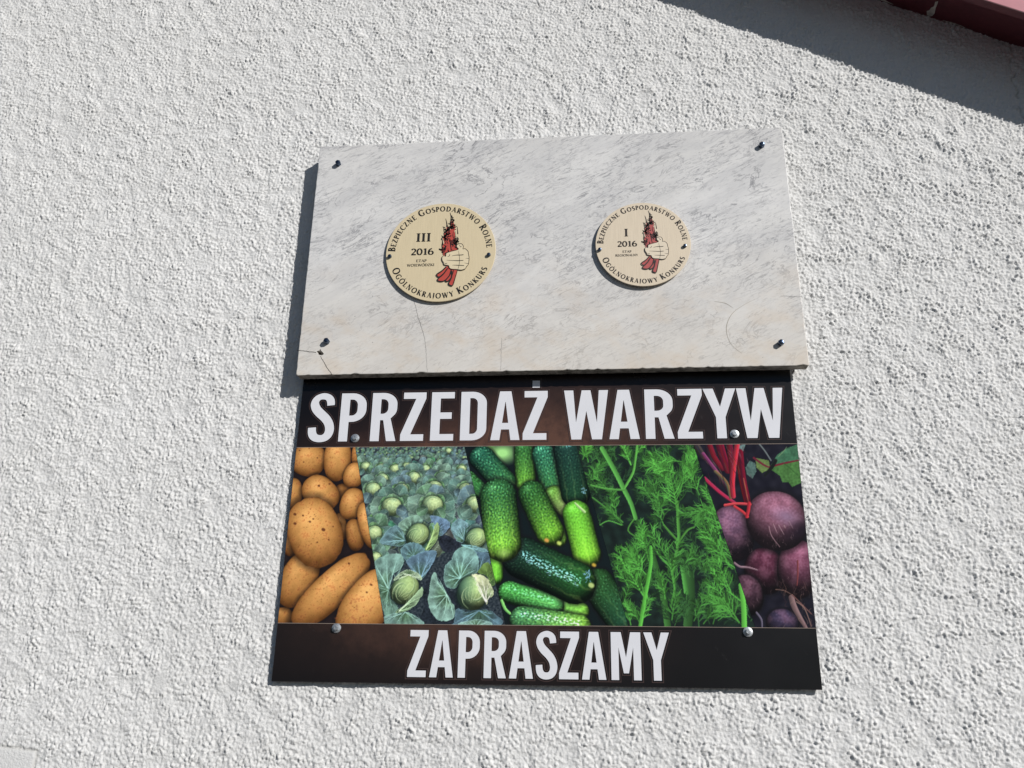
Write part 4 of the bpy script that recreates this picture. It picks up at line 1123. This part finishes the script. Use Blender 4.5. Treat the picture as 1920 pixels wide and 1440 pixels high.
# cabbages
art[:] = (44, 52, 62)
Yf = np.mgrid[0:PH, 0:PW][0] / K
art += (NB * 9)[..., None]
def leaf(u, v, L, Wd, deg, colr, vein=(150, 172, 160), nv_=4, curl=0.0):
    """a broad cabbage leaf springing from (u,v)"""
    c_, s_ = math.cos(rad(deg)), math.sin(rad(deg))
    q = ellipse(u + c_ * L * .5, v + s_ * L * .5, L * .56, Wd * .5, deg, 2.3)
    if q is None: return
    sl, x, y, r, nrm, sz_ = q
    wob = 1 + 0.03 * NB[sl] + 0.04 * NC[sl]
    r = r * wob
    put(sl, np.array([34., 44., 50.]), np.clip((1.16 - r) / .2, 0, 1) * .5)
    tilt = 0.80 + 0.22 * x - 0.22 * np.abs(y) + 0.10 * np.sign(y) * curl
    gr_n = 1 + 0.04 * NB[sl] + 0.015 * NA[sl]
    li = np.clip(tilt * gr_n, .2, 1.35)
    rimc = np.clip((r - .86) / .12, 0, 1)[..., None] * .30
    cc = np.array(colr, float) * li[..., None]
    cc = cc * (1 - rimc) + rimc * np.array([172., 192., 190.])
    put(sl, np.clip(cc, 0, 255), edge(r, sz_, .8))
    if L > 15:
        w_ = max(.35, L * .028)
        tip = (u + c_ * L * .92, v + s_ * L * .92)
        pstroke([(u + c_ * L * .1, v + s_ * L * .1), tip], w_ * 1.3, vein, (1, .3), alpha=.65, soft=.6)
        for i in range(nv_):
            f_ = .2 + .6 * i / max(1, nv_)
            bx, by = u + c_ * L * f_, v + s_ * L * f_
            for sd in (-1, 1):
                a2 = rad(deg + sd * pr.uniform(32, 48))
                l2 = Wd * .42 * (1 - .45 * f_)
                mid_ = (bx + math.cos(a2) * l2 * .5 + c_ * l2 * .05, by + math.sin(a2) * l2 * .5 + s_ * l2 * .05)
                pstroke([(bx, by), mid_, (bx + math.cos(a2) * l2 + c_ * l2 * .2, by + math.sin(a2) * l2 + s_ * l2 * .2)], w_ * .7, vein, (1, .2), alpha=.5, soft=.6)
LEAFC = [(112, 148, 142), (104, 142, 140), (126, 160, 150), (106, 146, 122), (108, 138, 154), (98, 134, 128)]
def cabbage(u, v, r_, big):
    n_ = 7 if big else 6
    order = list(range(n_))
    pr.shuffle(order)
    for i in order:
        deg = -90 + (i - (n_ - 1) / 2) * (300 / n_) + pr.uniform(-12, 12)
        L = r_ * pr.uniform(2.0, 2.7)
        leaf(u + math.cos(rad(deg)) * r_ * .2, v + r_ * .15 + math.sin(rad(deg)) * r_ * .2, L, r_ * pr.uniform(1.9, 2.5), deg, pr.choice(LEAFC), nv_=5 if big else 3, curl=pr.choice((-1, 1)))
    r_ *= 1.12
    # inner cup leaves, greener
    for deg in (-150, -35, -95, 20, 165):
        leaf(u, v + r_ * .1, r_ * pr.uniform(1.15, 1.4), r_ * 1.3, deg + pr.uniform(-10, 10), pr.choice([(104, 142, 104), (92, 134, 96), (112, 148, 118)]), (168, 190, 160), 3, pr.choice((-1, 1)))
    q = ellipse(u, v, r_, r_ * .9, pr.uniform(-30, 30), 2.15)
    sl, x, y, r, nrm, sz_ = q
    put(sl, np.array([24., 36., 34.]), np.clip((1.2 - r) / .2, 0, 1) * .65)
    d_ = lam(nrm, (.25, -.65, .7))
    li = (.36 + .70 * d_) * (.68 + .32 * np.clip(nrm[2], 0, 1)) * (1 + .05 * NB[sl] + .03 * NA[sl])
    c_ = np.stack([198 * li, 220 * li ** .95, 168 * li], -1)
    cool = np.clip(-x * .6 + .1 + .2 * NC[sl], 0, .7)[..., None]
    c_ = c_ * (1 - cool * .5) + cool * .5 * np.array([104., 146., 136.]) * (.4 + .8 * d_)[..., None]
    put(sl, np.clip(c_, 0, 255), edge(r, sz_, .8))
    # wrapper-leaf veins over the head
    bx, by = u - r_ * .15, v + r_ * .75
    for i in range(4):
        a2 = rad(-90 + (i - 1.5) * 30 + pr.uniform(-6, 6))
        c1_, s1_ = math.cos(a2), math.sin(a2)
        pstroke([(bx + c1_ * r_ * .45, by + s1_ * r_ * .3), (bx + c1_ * r_ * .85, by + s1_ * r_ * .7), (bx + c1_ * r_ * 1.15, by + s1_ * r_ * 1.2)], max(.4, r_ * .04), (206, 222, 180), (.3, .2), alpha=.55, soft=.6)
    pstroke([(u - r_ * .8, v - r_ * .1), (u - r_ * .2, v - r_ * .75), (u + r_ * .55, v - r_ * .6)], max(.5, r_ * .09), (70, 104, 84), (.2, .2), alpha=.55, soft=.9)
    for deg in (pr.uniform(15, 50), pr.uniform(125, 165)):      # outer leaves lapping over the front
        leaf(u + math.cos(rad(deg)) * r_ * .62, v + math.sin(rad(deg)) * r_ * .62, r_ * pr.uniform(.9, 1.3), r_ * pr.uniform(1.0, 1.4), deg + pr.uniform(-25, 25), pr.choice(LEAFC), nv_=3, curl=pr.choice((-1, 1)))
    if big:   # a torn dry wrapper leaf
        pstroke([(u + r_ * .2, v - r_ * .7), (u + r_ * .5, v - r_ * .2), (u + r_ * .75, v + r_ * .45)], r_ * .5, (188, 196, 160), (.5, .3), soft=1.2, alpha=.6)
# far rows
for row in range(8):
    vv_ = 1.5 + row * 3.4
    for _ in range(46):
        uu_ = pr.uniform(105, 360)
        s_ = 2.2 + row * .42
        leaf(uu_, vv_ + pr.uniform(-1.5, 1.5), s_ * 1.6, s_ * 1.5, pr.uniform(-170, -10), pr.choice(LEAFC))
        if pr.random() < .3:
            q = ellipse(uu_, vv_, s_ * .7, s_ * .45, 0)
            put(q[0], np.array([156., 186., 136.]), edge(q[3], q[5]) * .8)
pstroke([(105, 30), (240, 29), (370, 28.5)], 3.2, (40, 42, 52), soft=3, alpha=.8)
for _ in range(150):   # leaves between the rows
    vv_ = 32 + 200 * pr.random() ** 1.4
    s_ = 5.5 + vv_ * .07
    uu_ = xat(DIV[0], vv_) + pr.random() * (xat(DIV[1], vv_) - xat(DIV[0], vv_))
    leaf(uu_, vv_, s_ * 1.7, s_ * 1.6, pr.uniform(-180, 0), tuple(x * pr.uniform(.75, 1.12) for x in pr.choice(LEAFC)))
def pleaf(pts, colr, base_pt, nv_=7, li=1.0):
    """a drawn leaf: shaded polygon with a pale rim and veins fanning from its base"""
    P = catmull(pts, 6, True)
    P = [(a + pr.uniform(-.9, .9), b + pr.uniform(-.9, .9)) for a, b in P]
    us, vs_ = [q_[0] for q_ in P], [q_[1] for q_ in P]
    q = box(min(us) - 4, min(vs_) - 4, max(us) + 4, max(vs_) + 4)
    if q is None: return
    ys, xs_, X, Y = q
    m_ = inside(P, X, Y)
    L = max(math.hypot(a - base_pt[0], b - base_pt[1]) for a, b in P)
    dsh = inside([(a + 2.2, b + 2.2) for a, b in P], X, Y)
    put((ys, xs_), np.array([26., 34., 42.]), dsh * .55)
    rr_ = np.hypot(X - base_pt[0], Y - base_pt[1]) / L
    th = np.arctan2(Y - base_pt[1], X - base_pt[0])
    rip = np.sin(th * 13 + NC[ys, xs_] * .8) * .09 + .07 * NC[ys, xs_]
    lum = (.62 + .42 * np.clip(rr_, 0, 1) + rip + .03 * NB[ys, xs_] + .02 * NA[ys, xs_]) * li
    gcol = np.array(colr, float) * lum[..., None]
    gw = np.clip(.75 - rr_ * 1.3, 0, .6)[..., None]
    gcol = gcol * (1 - gw) + gw * np.array([96., 138., 92.]) * lum[..., None]
    put((ys, xs_), np.clip(gcol, 0, 255), m_.astype(float))
    k = len(P)
    for i in range(0, k):
        pstroke([P[i], P[(i + 1) % k]], .9, tuple(min(255, x * 1.28) for x in colr), alpha=.55, soft=.7)
    tips = sorted(range(k), key=lambda i: -math.hypot(P[i][0] - base_pt[0], P[i][1] - base_pt[1]))
    step = max(1, k // nv_)
    for i in range(0, k, step):
        tx, ty = P[i]
        d = math.hypot(tx - base_pt[0], ty - base_pt[1])
        if d < .35 * L: continue
        e_ = (base_pt[0] + (tx - base_pt[0]) * .9, base_pt[1] + (ty - base_pt[1]) * .9)
        md = ((base_pt[0] + e_[0]) / 2 + pr.uniform(-.05, .05) * d, (base_pt[1] + e_[1]) / 2 + pr.uniform(-.05, .05) * d)
        vc_ = tuple(min(255, x * 1.45) for x in colr)
        pstroke([base_pt, md, e_], max(.7, L * .022), vc_, (1.3, .2), alpha=.75, soft=.7)
        for f_ in (.45, .68):
            bx, by = base_pt[0] + (e_[0] - base_pt[0]) * f_, base_pt[1] + (e_[1] - base_pt[1]) * f_
            for sd in (-1, 1):
                a2 = math.atan2(e_[1] - base_pt[1], e_[0] - base_pt[0]) + sd * .55
                pstroke([(bx, by), (bx + math.cos(a2) * d * .2, by + math.sin(a2) * d * .2)], .6, vc_, (1, .2), alpha=.5, soft=.7)
def phead(u, v, a, b, deg, cool_, cap):
    _phead(u, v, a, b, deg, cool_)
    for k_ in range(4):          # edges of the wrapped leaves
        a0 = pr.uniform(0, 6.28)
        pts = []
        for i in range(6):
            t_ = a0 + i * .42
            rr_ = .95 - .11 * i - .04 * k_
            lx, ly = a * rr_ * math.cos(t_), b * rr_ * math.sin(t_)
            c1_, s1_ = math.cos(rad(deg)), math.sin(rad(deg))
            pts.append((u + lx * c1_ - ly * s1_, v + lx * s1_ + ly * c1_))
        pstroke(pts, a * .10, (64, 98, 72), (.2, .2), alpha=.45, soft=2.2)
        pstroke([(x - .9, y - .9) for x, y in pts], a * .035 + .4, (214, 228, 188), (.2, .2), alpha=.6, soft=.9)
    for _ in range(14):
        aa, rr_ = pr.uniform(0, 6.28), pr.uniform(.2, .85)
        px, py = u + a * .8 * rr_ * math.cos(aa), v + b * .8 * rr_ * math.sin(aa)
        pstroke([(px, py), (px + pr.uniform(-3, 3), py + pr.uniform(-4, 1))], .6, (206, 222, 180), (.4, .2), alpha=.4, soft=.8)
def _phead(u, v, a, b, deg, cool_):
    q = ellipse(u, v, a, b, deg, 2.1)
    sl, x, y, r, nrm, sz_ = q
    put(sl, np.array([20., 30., 30.]), np.clip((1.22 - r) / .25, 0, 1) * .8)
    d_ = lam(nrm, (.30, -.60, .74))
    li = (.26 + .78 * d_) * (.6 + .4 * np.clip(nrm[2], 0, 1)) * (1 + .03 * NB[sl] + .03 * NC[sl])
    c_ = np.stack([180 * li, 208 * li, 146 * li], -1)
    cl_ = np.clip((-nrm[0] * .8 + .25) * cool_, 0, .85)[..., None]
    c_ = c_ * (1 - cl_) + cl_ * np.array([92., 142., 128.]) * (.35 + .8 * d_)[..., None]
    put(sl, np.clip(c_, 0, 255), edge(r, sz_, .8))
    dd_ = rad(deg)
    bx, by = u - math.cos(dd_) * a * .85, v - math.sin(dd_) * a * .85
    for i in range(7):
        a2 = dd_ + (i - 3) * .27
        l_ = a * 1.5 * (1 - .08 * abs(i - 3))
        sx0 = .18 + .10 * abs(i - 3)
        pstroke([(bx + math.cos(a2) * l_ * sx0, by + math.sin(a2) * l_ * sx0), (bx + math.cos(a2) * l_ * .6, by + math.sin(a2) * l_ * .6), (bx + math.cos(a2 - .1 * (i - 3)) * l_, by + math.sin(a2 - .1 * (i - 3)) * l_)], 1.0, (204, 222, 172), (1.0, .2), alpha=.5, soft=.8)
for u, v, r_ in CAB:
    cabbage(u, v, r_ * 1.0, False)
for pts, colr, bp, li in CLEAF:
    if bp is None:
        ppoly(catmull(pts, 4, True), colr, tex=.10)
    elif bp == 'head':
        phead(*pts, li, None)
    else:
        pleaf(pts, colr, bp, 8, li)
art *= np.array([1.14, 1.14, 1.08])
flush(1)

# cucumbers
art[:] = (16, 24, 26)
q = ellipse(*CUCX['pale'])
put(q[0], np.array([142., 196., 120.]), np.clip(1.25 - q[3], 0, 1) ** 1.2)
q = ellipse(392, 12, 14, 30, 10); put(q[0], np.array([112., 164., 84.]), np.clip(1.2 - q[3], 0, 1))
def cuc(p, q_, r_, c0, c1, spots, gloss):
    (ax, ay), (bx, by) = p, q_
    dx, dy = bx - ax, by - ay
    Lc = math.hypot(dx, dy)
    qq = box(min(ax, bx) - r_ * 1.4, min(ay, by) - r_ * 1.4, max(ax, bx) + r_ * 1.4, max(ay, by) + r_ * 1.4)
    if qq is None: return
    ys, xs_, X, Y = qq
    sl = (ys, xs_)
    s_ = ((X - ax) * dx + (Y - ay) * dy) / Lc
    o_ = ((X - ax) * -dy + (Y - ay) * dx) / Lc
    ex = np.where(s_ < 0, s_, np.where(s_ > Lc, s_ - Lc, 0))
    r = np.sqrt(ex ** 2 + o_ ** 2) / r_ * (1 + .012 * NC[sl])
    shade(sl, r, r_, .85, 1.22)
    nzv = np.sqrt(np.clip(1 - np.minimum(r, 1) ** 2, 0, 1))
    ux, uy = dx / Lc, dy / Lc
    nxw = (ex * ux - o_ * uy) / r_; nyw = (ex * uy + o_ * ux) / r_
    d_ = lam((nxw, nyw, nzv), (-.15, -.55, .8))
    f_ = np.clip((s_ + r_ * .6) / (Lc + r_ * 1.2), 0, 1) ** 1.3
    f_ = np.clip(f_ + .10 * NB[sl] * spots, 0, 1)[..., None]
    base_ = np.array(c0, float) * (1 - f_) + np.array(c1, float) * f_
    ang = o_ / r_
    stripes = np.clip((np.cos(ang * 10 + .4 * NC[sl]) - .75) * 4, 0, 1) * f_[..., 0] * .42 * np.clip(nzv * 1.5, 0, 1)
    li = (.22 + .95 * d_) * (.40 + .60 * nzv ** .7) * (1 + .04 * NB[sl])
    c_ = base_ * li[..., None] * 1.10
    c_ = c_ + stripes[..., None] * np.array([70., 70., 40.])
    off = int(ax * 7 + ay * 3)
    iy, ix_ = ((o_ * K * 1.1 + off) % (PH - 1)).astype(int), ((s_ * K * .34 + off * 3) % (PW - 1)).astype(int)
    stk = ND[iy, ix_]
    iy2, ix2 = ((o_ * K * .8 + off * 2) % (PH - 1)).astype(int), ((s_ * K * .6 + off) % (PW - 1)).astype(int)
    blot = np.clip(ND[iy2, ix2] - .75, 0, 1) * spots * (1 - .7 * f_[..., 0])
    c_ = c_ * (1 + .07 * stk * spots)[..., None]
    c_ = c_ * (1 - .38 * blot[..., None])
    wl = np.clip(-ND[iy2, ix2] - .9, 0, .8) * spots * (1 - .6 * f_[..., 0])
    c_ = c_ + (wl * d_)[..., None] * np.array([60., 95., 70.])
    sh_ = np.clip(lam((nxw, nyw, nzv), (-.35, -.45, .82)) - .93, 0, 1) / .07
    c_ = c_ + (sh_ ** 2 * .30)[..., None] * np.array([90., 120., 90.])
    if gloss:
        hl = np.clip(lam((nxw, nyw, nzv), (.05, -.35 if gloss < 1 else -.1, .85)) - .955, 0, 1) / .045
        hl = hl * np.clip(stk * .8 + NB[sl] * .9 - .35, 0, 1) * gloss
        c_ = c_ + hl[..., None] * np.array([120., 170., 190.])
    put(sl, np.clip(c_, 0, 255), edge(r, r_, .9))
    for _ in range(int(spots * Lc * r_ / 34)):
        ss, oo = pr.uniform(-.5 * r_, Lc + .3 * r_), pr.uniform(-.85, .85) * r_
        px_, py_ = ax + ux * ss - uy * oo, ay + uy * ss + ux * oo
        if ss > Lc * .75 and pr.random() < .7: continue
        pstroke([(px_, py_), (px_ + ux * 1.2, py_ + uy * 1.2)], pr.uniform(.9, 1.7), tuple(x * .45 for x in c0), alpha=.7, soft=.9)
        if pr.random() < .5:
            pstroke([(px_ - .8, py_ - 1.0), (px_ + ux * .6 - .8, py_ - 1.0)], .7, (168, 210, 170), alpha=.45, soft=.8)
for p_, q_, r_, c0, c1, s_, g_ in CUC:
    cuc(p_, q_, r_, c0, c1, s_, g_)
pstroke(CUCX['stem'], 5, (112, 178, 96), (1, .8), light=.3)
pstroke(CUCX['stem2'], 5, (150, 180, 120), (.6, 1), light=.3)
q = ellipse(CUC[-1][1][0] + 3, CUC[-1][1][1] + 20, 16, 12, 0); put(q[0], np.array([176., 216., 120.]), np.clip(1.1 - q[3], 0, 1) * .55)
t4 = CUCX['tips']
for (u, v), c_, w_ in zip(t4, ((214, 150, 80), (196, 214, 110), (188, 206, 130), (206, 170, 70)), (7, 7, 9, 6)):
    pstroke([(u, v), (u + 2, v + 1)], w_, c_, soft=3, alpha=.8)
_c = CUC[-2]
(ax, ay), (bx, by) = _c[0], _c[1]
for i in range(46):      # wet sparkle along the dark fruit
    f_ = pr.random()
    u, v = ax + (bx - ax) * f_ + pr.gauss(0, 3) + 4, ay + (by - ay) * f_ + pr.gauss(0, 3.2) + 3
    pstroke([(u, v), (u + pr.uniform(1, 6), v + pr.uniform(0, 2))], pr.uniform(.5, 1.6), (150, 196, 216), (.4, .4), alpha=pr.uniform(.3, .9))
for i in range(26):
    u, v = bx + 22 + pr.gauss(0, 4), by - 14 + pr.gauss(0, 6)
    pstroke([(u, v), (u + pr.uniform(-2, 4), v + pr.uniform(1, 4))], pr.uniform(.8, 2.2), (132, 184, 222), (.4, .4), alpha=pr.uniform(.4, .9))
art *= 1.22
_c = CUC[5]
for i in range(30):
    u, v = _c[1][0] + 15 + pr.gauss(0, 2.5), _c[1][1] - 6 + pr.gauss(0, 5)
    pstroke([(u, v), (u + pr.uniform(-2, 2), v + pr.uniform(1, 3))], pr.uniform(.7, 1.8), (140, 196, 214), (.4, .4), alpha=pr.uniform(.4, .9))
flush(2)

# dill
art[:] = (28, 40, 36)
art += np.clip(NC * 4, -8, 10)[..., None] * np.array([.5, 1, .8])
def frond(u, v, deg, L, lev, depth=0):
    cbase = np.array([34., 52., 44.]) * (1 - lev) + np.array([94., 180., 74.]) * lev
    c_ = tuple(np.clip(cbase * pr.uniform(.82, 1.12), 0, 255))
    bend = pr.uniform(-14, 14)
    pts = []
    n_ = 6
    x, y, a = u, v, deg
    for i in range(n_):
        pts.append((x, y))
        x += math.cos(rad(a)) * L / (n_ - 1); y += math.sin(rad(a)) * L / (n_ - 1); a += bend / n_
    w_ = max(1.1, L * .02 + .8)
    pstroke(pts, w_, c_, (1, .5), soft=.8)
    m = max(4, int(L / 7.5))
    for i in range(m):
        f_ = .18 + .82 * i / m
        k_ = f_ * (n_ - 1); i0 = min(int(k_), n_ - 2)
        px = pts[i0][0] + (pts[i0 + 1][0] - pts[i0][0]) * (k_ - i0)
        py = pts[i0][1] + (pts[i0 + 1][1] - pts[i0][1]) * (k_ - i0)
        for sd in (-1, 1):
            a2 = deg + bend * f_ + sd * pr.uniform(20, 46)
            l2 = L * .36 * (1 - .55 * f_) * pr.uniform(.7, 1.25) + 2.5
            c2 = tuple(np.clip(cbase * pr.uniform(.5, 1.15), 0, 255))
            ex, ey = px + math.cos(rad(a2)) * l2, py + math.sin(rad(a2)) * l2
            md = (px + math.cos(rad(a2 + sd * 6)) * l2 * .55, py + math.sin(rad(a2 + sd * 6)) * l2 * .55)
            pstroke([(px, py), md, (ex, ey)], pr.uniform(1.3, 1.9), c2, (1, .35), soft=.8)
            for j in range(2 if l2 > 6 else 1):
                g_ = .35 + .25 * j
                qx, qy = px + (ex - px) * g_, py + (ey - py) * g_
                a3 = a2 + pr.choice((-1, 1)) * pr.uniform(18, 40)
                l3 = l2 * pr.uniform(.4, .7) + 2.0
                pstroke([(qx, qy), (qx + math.cos(rad(a3)) * l3, qy + math.sin(rad(a3)) * l3)], pr.uniform(1.1, 1.6), c2, (1, .4), soft=.8)
def rand_in(k):
    v = pr.uniform(0, HS)
    return xat(DIV[k], v) + pr.random() * (xat(DIV[k + 1], v) - xat(DIV[k], v)), v
for _ in range(46):
    u, v = rand_in(2); frond(u, v, pr.uniform(-160, -30), pr.uniform(25, 55), pr.uniform(.06, .22))
for pts, w_, c_ in DSTEM[:3]:
    pstroke(pts, w_, c_, light=-.25)
for _ in range(95):
    u, v = rand_in(2); frond(u, v, pr.uniform(-150, -40), pr.uniform(25, 50), pr.uniform(.25, .6))
for pts, w_, c_ in DSTEM[3:]:
    pstroke(pts, w_, c_, (1, .8), light=-.2)
for f_ in sorted(FROND, key=lambda f: f[4]):
    frond(f_[0], f_[1], f_[2], f_[3], f_[4] * 1.0)
for pts, w_, c_ in DSTEM[3:6] + DSTEM[9:11]:
    pstroke(pts, w_, c_, (1, .8), light=-.2, alpha=.8)
flush(3)

# beetroots
def r_full(u, v, a, b, sl):
    Y, X = np.mgrid[sl[0], sl[1]] / K
    return np.hypot((X - u) / a, (Y - v) / b)
art[:] = (28, 27, 38)
art += np.clip(NC * 3, -6, 8)[..., None]
for pts, c_ in BLEAF:
    ppoly(pts, c_, tex=.05)
for pts, w_, c_ in BVEIN:
    pstroke(pts, w_, c_, (1, .6), soft=1.2)
for pts, w_, c_ in BSTR[:11]:
    pstroke(pts, w_, tuple(x * .92 for x in c_), (1, .9), soft=1.2, light=.42)
    for _ in range(3):
        dx_ = pr.uniform(-.35, .35) * w_
        pstroke([(a + dx_, b) for a, b in pts], w_ * .12 + .4, tuple(min(255, x * pr.choice((.55, .6, 1.45))) for x in c_), (.6, .4), alpha=.5, soft=.9)
for _ in range(46):
    u, v = pr.uniform(815, 905), pr.uniform(0, 70)
    pstroke([(u, v), (u + pr.uniform(2, 8), v + pr.uniform(8, 22))], pr.uniform(.7, 1.8), pr.choice([(150, 110, 120), (96, 84, 60), (70, 30, 44), (110, 30, 50), (120, 110, 96), (30, 26, 34)]), (.5, .3), alpha=.55)
for n_, (u, v, a, b, deg, c_) in enumerate(BEET):
    q = ellipse(u, v, a, b, deg, 2.1)
    sl, x, y, r, nrm, sz_ = q
    shade(sl, r, sz_, .8, 1.2)
    d_ = lam(nrm, (.10 if n_ != 3 else -.1, -.62, .72))
    far = 1.0 if n_ > 2 else .82
    li = (.20 + 1.0 * d_ ** 1.3) * (.55 + .45 * np.clip(nrm[2], 0, 1) ** .6) * (1 + .04 * NB[sl] + .02 * NA[sl] + .05 * NC[sl]) * far
    dust = np.clip(.25 + .35 * NC[sl] + .2 * NB[sl], 0, .6)[..., None]
    red = np.clip(.3 + .4 * NC[sl], 0, .7)[..., None]
    base_ = np.array(c_, float) * (1 - red * .25) + red * .25 * np.array([160., 76., 92.])
    base_ = base_ * (1 - dust * .4) + dust * .4 * np.array([142., 122., 142.])
    put(sl, np.clip(base_ * li[..., None] * 1.08, 0, 255), edge(r, sz_, 1.0 if n_ > 2 else 2.5))
    if n_ == 5:     # pale sheen and the dark crease towards the root
        e2 = ellipse(u + 19, v - 8, 34, 20, 20, 2.0)
        put(e2[0], np.array([150., 132., 164.]), np.clip(1.1 - e2[3], 0, 1) * .55)
        e2 = ellipse(u + 44, v + 20, 40, 20, -20, 2.0)
        put(e2[0], np.array([30., 22., 34.]), np.clip(1.15 - e2[3], 0, 1) * np.clip(1.02 - r_full(u, v, a, b, e2[0]), 0, .06) / .06 * .75)
    for _ in range(22 if n_ > 2 else 10):
        aa = pr.uniform(.2, 2.6); rr_ = pr.uniform(.45, .95)
        px, py = u + a * rr_ * math.cos(aa) * .9, v + a * rr_ * math.sin(aa) * .9
        pstroke([(px, py), (px + pr.uniform(-3, 3), py + pr.uniform(2, 6)), (px + pr.uniform(-4, 4), py + pr.uniform(4, 10))], pr.uniform(.35, .8), (164, 136, 140), (.6, .2), alpha=pr.uniform(.2, .55))
for pts, w_, c_ in BSTR[11:]:
    pstroke(pts, w_, c_, (1, .9), soft=1.0, light=.3)
for pts, w_, c_ in BROOT:
    pstroke(pts, w_, c_, (1, .6), soft=.9, light=.35, alpha=.9)
for _ in range(40):
    u, v = pr.uniform(940, 998), pr.uniform(255, 340)
    pstroke([(u, v), (u + pr.uniform(-6, 6), v + pr.uniform(3, 12)), (u + pr.uniform(-8, 8), v + pr.uniform(8, 20))], pr.uniform(.4, .9), pr.choice([(130, 92, 84), (96, 60, 60), (160, 130, 116)]), (.6, .2), alpha=.5)
flush(4)
PRINT_GAIN = 1.06
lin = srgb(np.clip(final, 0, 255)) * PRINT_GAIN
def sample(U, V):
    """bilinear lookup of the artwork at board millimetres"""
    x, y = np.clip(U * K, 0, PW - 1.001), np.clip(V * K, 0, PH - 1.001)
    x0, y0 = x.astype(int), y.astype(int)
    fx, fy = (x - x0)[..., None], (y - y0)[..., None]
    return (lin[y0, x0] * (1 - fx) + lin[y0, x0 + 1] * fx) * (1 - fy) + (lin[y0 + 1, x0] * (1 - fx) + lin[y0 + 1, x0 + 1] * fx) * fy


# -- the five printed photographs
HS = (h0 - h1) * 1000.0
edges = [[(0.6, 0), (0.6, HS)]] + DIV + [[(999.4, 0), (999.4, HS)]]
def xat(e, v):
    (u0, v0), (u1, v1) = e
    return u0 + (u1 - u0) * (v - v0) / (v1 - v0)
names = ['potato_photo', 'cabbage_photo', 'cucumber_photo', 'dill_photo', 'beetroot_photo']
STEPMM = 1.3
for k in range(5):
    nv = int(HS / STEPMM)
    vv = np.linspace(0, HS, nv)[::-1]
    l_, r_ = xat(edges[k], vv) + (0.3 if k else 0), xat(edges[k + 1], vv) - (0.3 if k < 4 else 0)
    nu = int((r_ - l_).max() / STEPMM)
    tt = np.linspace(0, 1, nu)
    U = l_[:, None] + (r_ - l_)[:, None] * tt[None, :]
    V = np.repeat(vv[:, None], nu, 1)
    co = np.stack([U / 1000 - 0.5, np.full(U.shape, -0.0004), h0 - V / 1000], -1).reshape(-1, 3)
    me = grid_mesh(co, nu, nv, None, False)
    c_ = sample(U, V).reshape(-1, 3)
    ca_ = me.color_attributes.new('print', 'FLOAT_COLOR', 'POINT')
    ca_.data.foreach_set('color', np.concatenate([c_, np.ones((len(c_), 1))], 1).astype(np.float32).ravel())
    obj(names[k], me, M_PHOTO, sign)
for v in (-0.4, HS + 0.4):
    b_ = h0 - v / 1000
    Geo().stroke([(-0.4995, b_), (0.4995, b_)], 0.0009, -0.0005, (1, 1), False).build('border_line', M_LINE, sign)

# -- screws of the sign
wash = lathe([(0.0088, -0.001), (0.0090, 0.0008), (0.0084, 0.0016), (0.0060, 0.0022)], 28, smooth=False); wash.materials.append(M_ZINC)
head = lathe([(0.0052, 0.0015), (0.0052, 0.0052), (0.0046, 0.0062), (0.0026, 0.0064), (0.0022, 0.0058)], 6, 0.2); head.materials.append(M_ZINC)
for a, b in SSCREW:
    sc_ = obj('screw_washer', wash, None, sign, (a, -0.0007, b))
    hd = obj('hex_head', head, None, sc_)
    hd.rotation_euler = (0, rnd.uniform(0, 1), 0)
